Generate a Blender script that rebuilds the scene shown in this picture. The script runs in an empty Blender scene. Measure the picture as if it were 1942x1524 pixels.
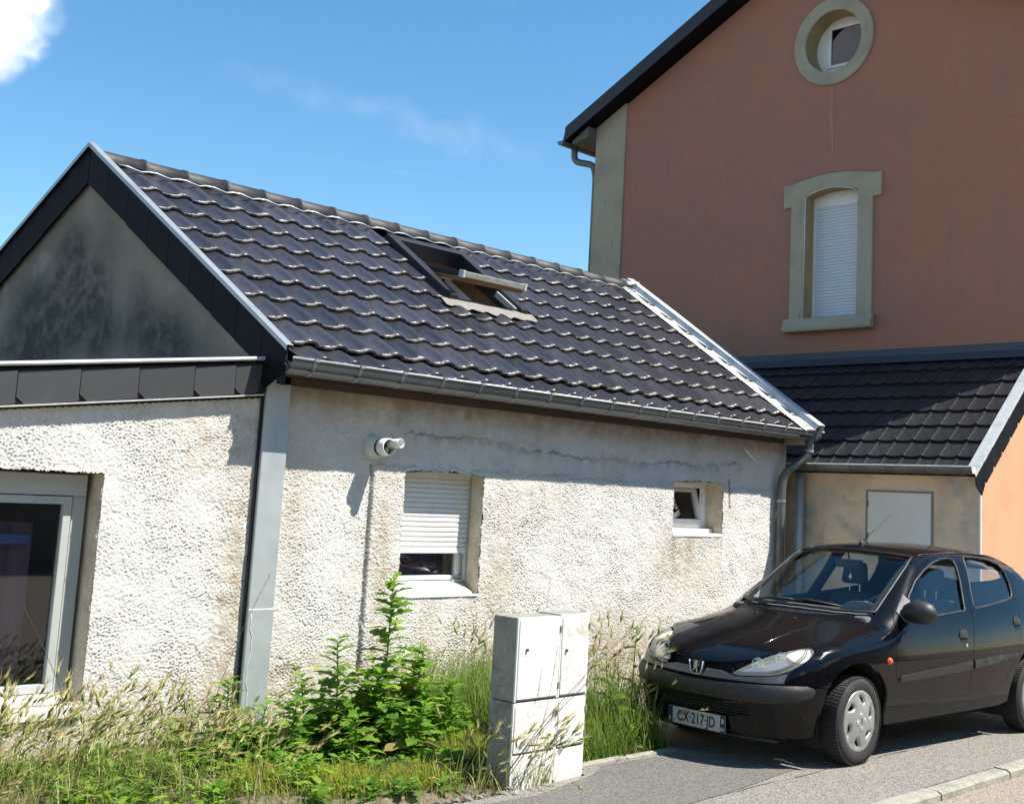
import bpy, bmesh, math, random
import numpy as np
from mathutils import Vector, Matrix
from mathutils.geometry import delaunay_2d_cdt
R = math.radians
random.seed(7); rng = np.random.default_rng(7)
scene = bpy.context.scene
COL = scene.collection

# ------------------------------------------------------------------ camera
YAW, PITCH, ROLL, FPX = R(46.9848), R(8.129), R(2.7828), 2305.8
cam_d = bpy.data.cameras.new('camera'); cam = bpy.data.objects.new('camera', cam_d); COL.objects.link(cam)
_f = Vector((math.sin(YAW)*math.cos(PITCH), math.cos(YAW)*math.cos(PITCH), math.sin(PITCH)))
_r = Vector((math.cos(YAW), -math.sin(YAW), 0)); _u = _r.cross(_f)
_r2 = _r*math.cos(ROLL)+_u*math.sin(ROLL); _u2 = _u*math.cos(ROLL)-_r*math.sin(ROLL)
cam.matrix_world = Matrix.Translation((0, 0, 1.68)) @ Matrix((_r2, _u2, -_f)).transposed().to_4x4()
cam_d.sensor_fit = 'HORIZONTAL'; cam_d.sensor_width = 36; cam_d.lens = FPX/1942*36
cam_d.shift_x = -(1113.16-971)/1942; cam_d.shift_y = -(762-616.68)/1942
cam_d.clip_start = .05; cam_d.clip_end = 3000
scene.camera = cam

# ------------------------------------------------------------------ sky and sun
SUN = Vector((.64, -1.0, 1.88)).normalized()
elev = math.asin(SUN.z); azim = math.atan2(SUN.x, SUN.y)
world = bpy.data.worlds.new('World'); scene.world = world; world.use_nodes = True
wn, wl = world.node_tree.nodes, world.node_tree.links
wn.clear()
def N(t, nodes=None, **kw):
    n = nodes.new(t)
    for k, v in kw.items(): setattr(n, k, v)
    return n
out = N('ShaderNodeOutputWorld', wn); bg = N('ShaderNodeBackground', wn)
sky = N('ShaderNodeTexSky', wn, sky_type='NISHITA', sun_disc=False)
sky.sun_elevation = elev; sky.sun_rotation = azim; sky.altitude = 200; sky.air_density = 1.0; sky.dust_density = .1; sky.ozone_density = 1.5
geo = N('ShaderNodeTexCoord', wn)
def vmath(op, a, b=None):
    n = N('ShaderNodeVectorMath', wn, operation=op); wl.new(a, n.inputs[0])
    if b is not None:
        if isinstance(b, (tuple, list)): n.inputs[1].default_value = b
        else: wl.new(b, n.inputs[1])
    return n
def fmath(op, a, b=None, c=None, clamp=False):
    n = N('ShaderNodeMath', wn, operation=op, use_clamp=clamp)
    for i, v in enumerate((a, b, c)):
        if v is None: continue
        if isinstance(v, (int, float)): n.inputs[i].default_value = v
        else: wl.new(v, n.inputs[i])
    return n.outputs[0]
def maprange(v, a, b, c=0, d=1, smooth=True):
    n = N('ShaderNodeMapRange', wn, interpolation_type='SMOOTHSTEP' if smooth else 'LINEAR'); wl.new(v, n.inputs[0])
    for i, x in enumerate((a, b, c, d)): n.inputs[i+1].default_value = x
    return n.outputs[0]
dirv = geo.outputs['Generated']
def noise(scale, det, rough, dist=0, vec=None):
    n = N('ShaderNodeTexNoise', wn); n.inputs['Scale'].default_value = scale; n.inputs['Detail'].default_value = det
    n.inputs['Roughness'].default_value = rough; n.inputs['Distortion'].default_value = dist; wl.new(vec or dirv, n.inputs['Vector']); return n.outputs['Fac']
warp = N('ShaderNodeTexNoise', wn); warp.inputs['Scale'].default_value = 22; warp.inputs['Detail'].default_value = 6; wl.new(dirv, warp.inputs['Vector'])
wsub = vmath('SUBTRACT', warp.outputs['Color'], (.5, .5, .5)); wsc = vmath('SCALE', wsub.outputs[0]); wsc.inputs['Scale'].default_value = .055
wdir = vmath('ADD', dirv, wsc.outputs[0]).outputs[0]
def dirof(az, el): return (math.sin(R(az))*math.cos(R(el)), math.cos(R(az))*math.cos(R(el)), math.sin(R(el)))
cum = None
for az, el, rad in ((17.8, 19.5, .060), (16.2, 18.0, .056), (19.6, 18.2, .034), (19.8, 20.2, .027), (18.6, 10.2, .016), (14, 10.0, .05), (-15, 26, .09), (-19, 24, .07), (-60, 18, .1), (-66, 20, .08), (95, 24, .09), (101, 23, .07), (150, 15, .08), (-120, 22, .1), (-160, 30, .09), (200, 34, .06)):
    dd = vmath('DISTANCE', wdir, dirof(az, el)).outputs['Value']
    m = maprange(dd, rad*1.22, rad*.5, 0, 1)
    cum = m if cum is None else fmath('MAXIMUM', cum, m)
# thin high streaks: stretched noise along one compass bearing
mp = N('ShaderNodeMapping', wn); wl.new(dirv, mp.inputs['Vector']); mp.inputs['Rotation'].default_value = (0, R(4), R(50)); mp.inputs['Scale'].default_value = (2.2, 9, 46)
st = noise(1.0, 5, .55, .3, mp.outputs[0])
d2 = vmath('DISTANCE', dirv, dirof(36.9, 17.1)).outputs['Value']
plane_n = Vector(dirof(33.0, 17.85)).cross(Vector(dirof(44, 16.05))).normalized()
pl = fmath('ABSOLUTE', vmath('DOT_PRODUCT', wdir, tuple(plane_n)).outputs['Value'])
streak = fmath('MULTIPLY', maprange(pl, .016, .001, 0, 1), maprange(d2, .15, .06, 0, 1))
streak = fmath('MULTIPLY', streak, maprange(noise(30, 4, .6), .35, .65, .012, .055))
wisps = fmath('MULTIPLY', maprange(st, .60, .82, 0, .05), 1.0)
thin = fmath('MAXIMUM', streak, wisps)
mask = fmath('MAXIMUM', fmath('MULTIPLY', cum, .97), thin)
# cloud body: self-shading towards the base
shade = maprange(noise(20, 6, .6), .3, .7, .74, 1.0)
ccol = N('ShaderNodeCombineColor', wn)
for i, v in enumerate((9.3, 9.5, 9.9)): wl.new(fmath('MULTIPLY', shade, v), ccol.inputs[i])
hs = N('ShaderNodeHueSaturation', wn); hs.inputs['Saturation'].default_value = 1.25; hs.inputs['Value'].default_value = 1.0; hs.inputs['Hue'].default_value = .490
wl.new(sky.outputs[0], hs.inputs['Color'])
mix = N('ShaderNodeMix', wn, data_type='RGBA'); wl.new(mask, mix.inputs['Factor']); wl.new(hs.outputs[0], mix.inputs['A']); wl.new(ccol.outputs[0], mix.inputs['B'])
wl.new(mix.outputs['Result'], bg.inputs['Color']); bg.inputs['Strength'].default_value = .104
wl.new(bg.outputs[0], out.inputs['Surface'])
sl = bpy.data.lights.new('sun', 'SUN'); sl.energy = 5.0; sl.angle = R(.53); sl.color = (1.0, .95, .87)
so = bpy.data.objects.new('sun', sl); COL.objects.link(so); so.rotation_euler = SUN.to_track_quat('Z', 'Y').to_euler(); so.location = (20, -20, 40)
vs = scene.view_settings; vs.view_transform = 'Standard'; vs.look = 'None'; vs.gamma = 1; vs.exposure = .88; vs.use_curve_mapping = False
scene.cycles.max_bounces = 8; scene.cycles.transparent_max_bounces = 16

# ------------------------------------------------------------------ helpers
ORG = {}
def tag(o, label=None, cat=None, group=None, kind=None):
    if label: o['label'] = label
    if cat: o['category'] = cat
    if group: o['group'] = group
    if kind: o['kind'] = kind
    return o
def thing(name, loc, label=None, cat=None, group=None):
    o = bpy.data.objects.new(name, None); COL.objects.link(o); o.location = loc; o.empty_display_size = .2
    ORG[o.name] = Vector(loc); return tag(o, label, cat, group)
def org(p): return ORG.get(p.name, Vector((0, 0, 0))) if p else Vector((0, 0, 0))
def link(name, me, parent=None, loc=None, mat=None):
    o = bpy.data.objects.new(name, me); COL.objects.link(o)
    if mat is not None and len(me.materials) == 0: me.materials.append(mat)
    if parent: o.parent = parent; ORG[o.name] = org(parent)
    if loc is not None: o.location = Vector(loc)-org(parent)
    return o
def npmesh(name, V, Fc, smooth=False):
    """V (n,3), Fc (m,k) numpy arrays with constant k"""
    V = np.asarray(V, np.float32); Fc = np.asarray(Fc, np.int32); me = bpy.data.meshes.new(name)
    m, k = Fc.shape
    me.vertices.add(len(V)); me.vertices.foreach_set('co', V.ravel())
    me.loops.add(m*k); me.loops.foreach_set('vertex_index', Fc.ravel())
    me.polygons.add(m); me.polygons.foreach_set('loop_start', np.arange(0, m*k, k, dtype=np.int32)); me.polygons.foreach_set('loop_total', np.full(m, k, np.int32))
    me.update(calc_edges=True); me.validate()
    if smooth: me.polygons.foreach_set('use_smooth', np.ones(len(me.polygons), bool))
    return me
class MB:
    def __init__(s): s.v = []; s.f = []
    def add(s, vs, fs):
        b = len(s.v); s.v += [tuple(map(float, p)) for p in vs]; s.f += [tuple(i+b for i in f) for f in fs]; return s
    def hexa(s, p): return s.add(p, [(0, 3, 2, 1), (4, 5, 6, 7), (0, 1, 5, 4), (1, 2, 6, 5), (2, 3, 7, 6), (3, 0, 4, 7)])
    def box(s, x0, x1, y0, y1, z0, z1): return s.hexa([(x0, y0, z0), (x1, y0, z0), (x1, y1, z0), (x0, y1, z0), (x0, y0, z1), (x1, y0, z1), (x1, y1, z1), (x0, y1, z1)])
    def prism(s, poly, vec):
        n = len(poly); v = Vector(vec); P = [Vector(p) for p in poly]
        return s.add(P+[p+v for p in P], [tuple(range(n-1, -1, -1)), tuple(range(n, 2*n))]+[(i, (i+1) % n, n+(i+1) % n, n+i) for i in range(n)])
    def tube(s, path, r, n=8, cap=True):
        P = [Vector(p) for p in path]; rr = r if hasattr(r, '__len__') else [r]*len(P); up = None; vs = []
        for i, p in enumerate(P):
            t = (P[min(i+1, len(P)-1)]-P[max(i-1, 0)]).normalized()
            if up is None: up = t.orthogonal().normalized()
            up = (up-t*up.dot(t)).normalized(); b = t.cross(up)
            vs += [p+(up*math.cos(a)+b*math.sin(a))*rr[i] for a in (2*math.pi*k/n for k in range(n))]
        fs = [(i*n+k, i*n+(k+1) % n, (i+1)*n+(k+1) % n, (i+1)*n+k) for i in range(len(P)-1) for k in range(n)]
        if cap: fs += [tuple(range(n-1, -1, -1)), tuple(range((len(P)-1)*n, len(P)*n))]
        return s.add(vs, fs)
    def sweep(s, prof, p0, p1, ex, ey, close=False):
        """profile [(a,b)] in axes ex,ey swept from p0 to p1"""
        n = len(prof); ex, ey = Vector(ex), Vector(ey)
        vs = [Vector(p)+ex*a+ey*b for p in (p0, p1) for a, b in prof]
        fs = [(i, (i+1) % n, n+(i+1) % n, n+i) for i in range(n if close else n-1)]
        if close: fs += [tuple(range(n-1, -1, -1)), tuple(range(n, 2*n))]
        return s.add(vs, fs)
    def lathe(s, prof, c, axis, n=24, ref=None):
        a = Vector(axis).normalized(); u = Vector(ref).normalized() if ref else a.orthogonal().normalized(); w = a.cross(u); c = Vector(c); vs = []
        for r, h in prof: vs += [c+a*h+(u*math.cos(t)+w*math.sin(t))*r for t in (2*math.pi*k/n for k in range(n))]
        m = len(prof)
        return s.add(vs, [(i*n+k, i*n+(k+1) % n, (i+1)*n+(k+1) % n, (i+1)*n+k) for i in range(m-1) for k in range(n)])
    def mesh(s, name, off=(0, 0, 0)):
        me = bpy.data.meshes.new(name); o = Vector(off); me.from_pydata([tuple(Vector(p)-o) for p in s.v], [], s.f); me.update(); return me
    def build(s, name, mat, parent=None, smooth=False, bevel=0, seg=2, fix=True):
        me = s.mesh(name, org(parent)); me.materials.append(mat)
        if fix:
            b = bmesh.new(); b.from_mesh(me); bmesh.ops.recalc_face_normals(b, faces=b.faces); b.to_mesh(me); b.free()
        if smooth: me.polygons.foreach_set('use_smooth', np.ones(len(me.polygons), bool))
        o = link(name, me, parent)
        if bevel:
            m = o.modifiers.new('bevel', 'BEVEL'); m.width = bevel; m.segments = seg; m.limit_method = 'ANGLE'; m.angle_limit = R(35)
        return o
def inside(P, poly):
    P = np.asarray(P); poly = np.asarray(poly); x, y = P[:, 0], P[:, 1]; c = np.zeros(len(P), bool); j = len(poly)-1
    for i in range(len(poly)):
        a, b = poly[i], poly[j]
        if a[1] != b[1]: c ^= ((a[1] > y) != (b[1] > y)) & (x < (b[0]-a[0])*(y-a[1])/(b[1]-a[1])+a[0])
        j = i
    return c
def densify(poly, d):
    o = []; n = len(poly)
    for i in range(n):
        a, b = np.array(poly[i], float), np.array(poly[(i+1) % n], float); k = max(1, int(math.ceil(np.linalg.norm(b-a)/d)))
        o += [tuple(a+(b-a)*t/k) for t in range(k)]
    return o
def cdt(outer, holes=(), d=None, grid=None):
    """triangulate polygon with holes; returns verts2d, tris, boundary loops (lists of vertex ids)"""
    loops = [outer]+list(holes)
    if d: loops = [densify(l, d) for l in loops]
    vs = []; es = []; 
    for l in loops:
        b = len(vs); vs += [tuple(map(float, p)) for p in l]; es += [(b+i, b+(i+1) % len(l)) for i in range(len(l))]
    if grid:
        o = np.array(outer); g = np.stack(np.meshgrid(np.arange(o[:, 0].min(), o[:, 0].max(), grid), np.arange(o[:, 1].min(), o[:, 1].max(), grid)), -1).reshape(-1, 2)
        g = g+((np.arange(len(g)) % 2)*grid*.23)[:, None]
        k = inside(g, outer)
        for h in holes: k &= ~inside(g, h)
        B = np.array(vs); g = g[k]
        if len(g):
            dm = np.full(len(g), 9.)
            for i in range(0, len(B), 200): dm = np.minimum(dm, np.sqrt(((g[:, None]-B[None, i:i+200])**2).sum(-1)).min(1))
            vs += [tuple(map(float, p)) for p in g[dm > grid*.45]]
    r = delaunay_2d_cdt([Vector(p) for p in vs], es, [], 0, 1e-6)
    V = np.array([tuple(p) for p in r[0]]); T = np.array([f for f in r[2] if len(f) == 3])
    ctr = V[T].mean(1); k = inside(ctr, loops[0])
    for h in loops[1:]: k &= ~inside(ctr, h)
    T = T[k]
    a, b, c = V[T[:, 0]], V[T[:, 1]], V[T[:, 2]]
    ar = (b[:, 0]-a[:, 0])*(c[:, 1]-a[:, 1])-(b[:, 1]-a[:, 1])*(c[:, 0]-a[:, 0])
    T[ar < 0] = T[ar < 0][:, ::-1]
    return V, T[np.abs(ar) > 1e-10]

# ------------------------------------------------------------------ materials
def mat(name, col, rough=.8, metal=0., spec=.5, coat=0., var=(), bump=(), rnd=0., trans=0., coord='pos', sheen=0.):
    """var: (scale, colour, lo, hi, detail[, stretch]) noise overlays; bump: (scale, distance, detail[, stretch])"""
    m = bpy.data.materials.new(name); m.use_nodes = True; nt = m.node_tree; n, l = nt.nodes, nt.links; p = n['Principled BSDF']
    p.inputs['Roughness'].default_value = rough; p.inputs['Metallic'].default_value = metal; p.inputs['Specular IOR Level'].default_value = spec
    p.inputs['Coat Weight'].default_value = coat; p.inputs['Coat Roughness'].default_value = .06
    if trans: p.inputs['Transmission Weight'].default_value = trans
    if coord == 'pos': src = n.new('ShaderNodeNewGeometry').outputs['Position']
    else: src = n.new('ShaderNodeTexCoord').outputs['Object']
    def mp(st):
        if not st: return src
        q = n.new('ShaderNodeMapping'); q.inputs['Scale'].default_value = st; l.new(src, q.inputs['Vector']); return q.outputs[0]
    def nz(sc, det, st):
        t = n.new('ShaderNodeTexNoise'); t.inputs['Scale'].default_value = sc; t.inputs['Detail'].default_value = det; t.inputs['Roughness'].default_value = .6; l.new(mp(st), t.inputs['Vector']); return t.outputs['Fac']
    c = n.new('ShaderNodeRGB'); c.outputs[0].default_value = (*col, 1); cur = c.outputs[0]
    for v in var:
        sc, c2, lo, hi, det = v[:5]; st = v[5] if len(v) > 5 else None; mx = v[6] if len(v) > 6 else 1
        r = n.new('ShaderNodeMapRange'); r.interpolation_type = 'SMOOTHSTEP'; r.inputs[1].default_value = lo; r.inputs[2].default_value = hi; r.inputs[4].default_value = mx; l.new(nz(sc, det, st), r.inputs[0])
        x = n.new('ShaderNodeMix'); x.data_type = 'RGBA'; l.new(r.outputs[0], x.inputs['Factor']); l.new(cur, x.inputs['A']); x.inputs['B'].default_value = (*c2, 1); cur = x.outputs['Result']
    if rnd:
        oi = n.new('ShaderNodeObjectInfo'); r = n.new('ShaderNodeMapRange'); r.inputs[3].default_value = 1-rnd; r.inputs[4].default_value = 1+rnd; l.new(oi.outputs['Random'], r.inputs[0])
        h = n.new('ShaderNodeHueSaturation'); l.new(r.outputs[0], h.inputs['Value']); l.new(cur, h.inputs['Color']); cur = h.outputs[0]
    l.new(cur, p.inputs['Base Color']); prev = None
    for v in bump:
        sc, dist, det = v[:3]; st = v[3] if len(v) > 3 else None
        b = n.new('ShaderNodeBump'); b.inputs['Distance'].default_value = dist; l.new(nz(sc, det, st), b.inputs['Height'])
        if prev: l.new(prev, b.inputs['Normal'])
        prev = b.outputs[0]
    if prev: l.new(prev, p.inputs['Normal'])
    return m
def attr_over(m, attr, col, nsc=0):
    """lay a colour over a material where a per-vertex mask attribute says so (stains, cracks)"""
    nt = m.node_tree; n, l = nt.nodes, nt.links; p = n['Principled BSDF']; cur = p.inputs['Base Color'].links[0].from_socket
    a = n.new('ShaderNodeAttribute'); a.attribute_name = attr; x = n.new('ShaderNodeMix'); x.data_type = 'RGBA'
    fac = a.outputs['Fac']
    if nsc:
        t = n.new('ShaderNodeTexNoise'); t.inputs['Scale'].default_value = nsc; t.inputs['Detail'].default_value = 8; t.inputs['Roughness'].default_value = .68; l.new(n.new('ShaderNodeNewGeometry').outputs['Position'], t.inputs['Vector'])
        q = n.new('ShaderNodeMath'); q.operation = 'MULTIPLY_ADD'; q.inputs[1].default_value = 2.6; q.inputs[2].default_value = -.5; q.use_clamp = True; l.new(t.outputs['Fac'], q.inputs[0]); w = n.new('ShaderNodeMath'); w.operation = 'MULTIPLY'; w.use_clamp = True; l.new(q.outputs[0], w.inputs[0]); l.new(fac, w.inputs[1]); fac = w.outputs[0]
    l.new(fac, x.inputs['Factor']); l.new(cur, x.inputs['A']); x.inputs['B'].default_value = (*col, 1); l.new(x.outputs['Result'], p.inputs['Base Color'])
def glassy(name, tint, rough=.02, mixf=.25, col=(.02, .02, .025), haze=0.):
    """thin glazing: transparent + mirror reflection by fresnel, optionally a diffuse haze"""
    m = bpy.data.materials.new(name); m.use_nodes = True; nt = m.node_tree; n, l = nt.nodes, nt.links; n.clear()
    o = n.new('ShaderNodeOutputMaterial'); t = n.new('ShaderNodeBsdfTransparent'); t.inputs[0].default_value = (*tint, 1)
    g = n.new('ShaderNodeBsdfGlossy'); g.inputs['Roughness'].default_value = rough; g.inputs[0].default_value = (1, 1, 1, 1)
    fr = n.new('ShaderNodeLayerWeight'); fr.inputs['Blend'].default_value = .5; pw = n.new('ShaderNodeMath'); pw.operation = 'POWER'; pw.inputs[1].default_value = 4.6; l.new(fr.outputs['Facing'], pw.inputs[0])
    sc = n.new('ShaderNodeMath'); sc.operation = 'MULTIPLY_ADD'; sc.inputs[1].default_value = .9; sc.inputs[2].default_value = .045+mixf*.06; sc.use_clamp = True; l.new(pw.outputs[0], sc.inputs[0])
    x = n.new('ShaderNodeMixShader'); l.new(sc.outputs[0], x.inputs[0]); l.new(t.outputs[0], x.inputs[1]); l.new(g.outputs[0], x.inputs[2]); cur = x
    if haze:
        d = n.new('ShaderNodeBsdfDiffuse'); d.inputs[0].default_value = (*col, 1); y = n.new('ShaderNodeMixShader'); y.inputs[0].default_value = haze; l.new(t.outputs[0], y.inputs[1]); l.new(d.outputs[0], y.inputs[2]); l.new(y.outputs[0], x.inputs[1])
    l.new(cur.outputs[0], o.inputs[0]); return m
# ------------------------------------------------------------------ ground
M_soil = mat('soil', (.16, .125, .085), .95, var=((3, (.10, .08, .05), .4, .7, 5), (40, (.26, .22, .15), .5, .75, 3)), bump=((25, .02, 5),))
def aggregate(name, base, specks, rough=.9):
    m = mat(name, base, rough, var=((.8, tuple(c*.82 for c in base), .45, .7, 4), (5, tuple(c*1.12 for c in base), .45, .7, 3)))
    nt = m.node_tree; n, l = nt.nodes, nt.links; p = n['Principled BSDF']; cur = p.inputs['Base Color'].links[0].from_socket
    pos = n.new('ShaderNodeNewGeometry').outputs['Position']
    v = n.new('ShaderNodeTexVoronoi'); v.inputs['Scale'].default_value = 125; l.new(pos, v.inputs['Vector'])
    sp = n.new('ShaderNodeSeparateColor'); l.new(v.outputs['Color'], sp.inputs[0])
    r = n.new('ShaderNodeValToRGB'); e = r.color_ramp.elements; e[0].color = (*specks[0], 1); e[1].color = (*specks[-1], 1); r.color_ramp.interpolation = 'CONSTANT'
    for i, c in enumerate(specks[1:-1]):
        q = e.new((i+1)/(len(specks)-1)); q.color = (*c, 1)
    l.new(sp.outputs[0], r.inputs[0])
    x = n.new('ShaderNodeMix'); x.data_type = 'RGBA'; x.inputs['Factor'].default_value = .62; l.new(cur, x.inputs['A']); l.new(r.outputs[0], x.inputs['B']); l.new(x.outputs['Result'], p.inputs['Base Color'])
    b = n.new('ShaderNodeBump'); b.inputs['Distance'].default_value = .006; b.invert = True; l.new(v.outputs['Distance'], b.inputs['Height'])
    b2 = n.new('ShaderNodeBump'); b2.inputs['Distance'].default_value = .01; t = n.new('ShaderNodeTexNoise'); t.inputs['Scale'].default_value = 18; l.new(pos, t.inputs['Vector']); l.new(t.outputs['Fac'], b2.inputs['Height']); l.new(b.outputs[0], b2.inputs['Normal']); l.new(b2.outputs[0], p.inputs['Normal'])
    return m
M_pave = aggregate('asphalt_grey', (.235, .22, .19), [(.05, .047, .04), (.15, .14, .12), (.30, .275, .24), (.38, .32, .26), (.22, .215, .19), (.58, .54, .46)])
M_road = aggregate('asphalt_pink', (.28, .24, .20), [(.09, .075, .06), (.24, .20, .165), (.38, .31, .255), (.45, .36, .29), (.28, .25, .21), (.60, .53, .45)])
M_concrete = mat('concrete', (.30, .28, .23), .9, var=((9, (.20, .19, .15), .4, .7, 5), (60, (.40, .38, .32), .5, .75, 3), (4, (.16, .15, .11), .55, .75, 6)), bump=((60, .004, 4), (8, .01, 3)))
def sheet(name, pts, z, m, kind='structure', **kw):
    o = MB().add([(x, y, z) for x, y in pts], [tuple(range(len(pts)))]).build(name, m, fix=False); 
    if o.data.polygons[0].normal.z < 0: o.data.flip_normals()
    return tag(o, kind=kind)
sheet('ground', [(-400, -400), (400, -400), (400, 600), (-400, 600)], -.09, M_soil)
def undulate(name, x0, x1, y0, y1, st, zf, m, keep=None):
    xs, ys = np.arange(x0, x1+1e-6, st), np.arange(y0, y1+1e-6, st); X, Y = np.meshgrid(xs, ys); Z = zf(X, Y)
    V = np.stack([X, Y, Z], -1).reshape(-1, 3); nx = len(xs); I = (np.arange(len(ys)-1)[:, None]*nx+np.arange(nx-1)).ravel()
    Fc = np.stack([I, I+1, I+nx+1, I+nx], 1)
    if keep is not None: c = V[Fc].mean(1); Fc = Fc[keep(c[:, 0], c[:, 1])]
    me = npmesh(name, V, Fc, True); me.materials.append(m); return tag(link(name, me), kind='structure')
EDGE = np.array([(-8, 5.05), (4.2, 5.12), (4.7, 5.17), (5.15, 5.19), (5.80, 5.24), (5.83, 5.40), (6.1, 5.42), (6.85, 5.375), (6.9, 5.45), (7.3, 6.3), (8.2, 6.75), (11.4, 6.9), (20, 6.9)])
edge_y = lambda x: np.interp(x, EDGE[:, 0], EDGE[:, 1])
undulate('verge', -3, 11.3, 4.9, 7.5, .06, lambda X, Y: -.035+np.clip((Y-edge_y(X))*.25, -.02, .06)+.018*np.sin(X*5.1+Y*3)*np.sin(Y*7-X), M_soil, lambda x, y: y > edge_y(x)-.12)
pv = [(-30, 3.76), (40, 3.76)]+[(x, y) for x, y in EDGE[::-1]]
pv[0] = (-30, 3.76); pv += [(-30, 5.05)]; pv[2:2] = [(40, 6.9)]
sheet('pavement', pv, .0, M_pave)
sheet('pavement_patch', [(5.2, 5.05), (5.85, 5.22), (6.1, 5.36), (6.8, 5.31), (7.05, 4.95), (7.1, 4.55), (6.2, 4.42), (5.0, 4.35), (3.5, 4.35), (3.0, 5.0), (4.6, 5.08)], .004, aggregate('asphalt_dark', (.15, .145, .13), [(.05, .047, .042), (.11, .105, .095), (.18, .17, .15), (.22, .20, .17), (.14, .135, .12), (.36, .34, .30)]))
sheet('road', [(-40, -30), (60, -30), (60, 3.64), (-40, 3.64)], -.055, M_road)
# kerb: one stone after another
kerb = thing('kerb', (7.5, 3.7, 0)); tag(kerb, kind='structure')
KS = MB()
prof = [(.005, -.12), (.005, -.012), (.03, .004), (.118, .006), (.124, -.002), (.124, -.12)]
KS.sweep(prof, (0, 0, 0), (.988, 0, 0), (0, 1, 0), (0, 0, 1), True)
kme = KS.mesh('kerb_stone'); kme.materials.append(M_concrete)
for i in range(-4, 9):
    o = link('kerb_stone', kme, kerb, (5.0+i*1.0+.32, 3.635+random.uniform(-.004, .004), random.uniform(-.006, .004))); o.rotation_euler = (random.uniform(-.02, .02), 0, random.uniform(-.006, .006))
# low concrete edging of the verge beside the cabinet
edging = thing('edging', (6.3, 5.4, 0)); tag(edging, kind='structure')
for x0, x1, y0, y1 in ((5.86, 6.36, 5.40, 5.385), (6.37, 6.87, 5.385, 5.36)):
    m = MB().hexa([(x0, y0, -.06), (x1, y1, -.06), (x1, y1+.06, -.06), (x0, y0+.06, -.06), (x0, y0, .012), (x1, y1, .014), (x1, y1+.06, .02), (x0, y0+.06, .016)])
    m.build('edging_stone', M_concrete, edging, bevel=.006)
# worn joint lines between laid strips of asphalt
for k, (y0, y1, x0, x1) in enumerate(((4.42, 4.40, 5.6, 14), (4.98, 4.80, 5.2, 6.5))):
    m = MB()
    for i in range(40):
        a, b = x0+(x1-x0)*i/40, x0+(x1-x0)*(i+1)/40; ya = y0+(y1-y0)*i/40+.012*math.sin(i*1.7+k); yb = y0+(y1-y0)*(i+1)/40+.012*math.sin(i*1.7+1.7+k)
        w = .004+.003*math.sin(i*2.3)
        m.add([(a, ya-w, .003), (b, yb-w, .003), (b, yb+w, .003), (a, ya+w, .003)], [(0, 1, 2, 3)])
    tag(m.build('pavement_joint', mat('bitumen%d' % k, (.085, .08, .073), .85), fix=False), kind='structure')

# ------------------------------------------------------------------ shared materials
Y0 = 7.35
M_crepi = mat('white_roughcast', (.64, .62, .57), .95, var=((1.3, (.58, .52, .42), .52, .78, 5), (6, (.59, .54, .45), .55, .8, 4), (30, (.68, .66, .62), .4, .7, 3)), bump=((220, .0025, 3),))
attr_over(M_crepi, 'stain', (.33, .24, .14)); attr_over(M_crepi, 'dark', (.07, .065, .055))
M_reveal = mat('reveal_plaster', (.58, .50, .38), .95, var=((7, (.44, .36, .25), .4, .7, 5), (35, (.65, .58, .46), .5, .7, 3)), bump=((45, .006, 4),))
M_cement = mat('grey_cement', (.25, .225, .175), .95, var=((.85, (.15, .145, .115), .38, .70, 4), (4, (.28, .265, .225), .5, .75, 4)), bump=((40, .004, 4),))
attr_over(M_cement, 'mould', (.045, .050, .042), 7)
M_zinc = mat('zinc', (.34, .365, .375), .42, .5, var=((3, (.28, .30, .31), .4, .7, 5), (20, (.45, .47, .47), .55, .8, 4)), bump=((4, .004, 2),))
M_zincd = mat('old_zinc', (.17, .18, .175), .55, .55, var=((4, (.11, .115, .11), .4, .7, 5),))
M_zincl = mat('light_zinc', (.52, .54, .54), .5, .22, var=((6, (.40, .42, .41), .45, .7, 5), (30, (.68, .69, .67), .5, .75, 4)), bump=((12, .004, 3),))
M_slate = mat('fibre_slate', (.006, .0065, .010), .6, spec=.12, rnd=.15, var=((6, (.011, .011, .014), .45, .7, 4),), bump=((120, .001, 2),))
M_black = mat('black_gap', (.012, .012, .012), .9)
M_pvc = mat('white_pvc', (.74, .74, .72), .35, var=((8, (.66, .66, .63), .5, .75, 4),))
M_pvcg = mat('grey_pvc', (.42, .44, .42), .5, var=((5, (.36, .38, .36), .5, .75, 4),))
M_sill = mat('white_sill', (.72, .70, .66), .7, var=((9, (.60, .57, .50), .5, .75, 4),))
M_wood = mat('brown_wood', (.075, .045, .028), .7, var=((20, (.05, .03, .02), .4, .7, 4, (1, 8, 8)),))
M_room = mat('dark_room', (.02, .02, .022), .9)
M_pane = glassy('window_glass', (.88, .90, .90), .02, 0)

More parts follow.
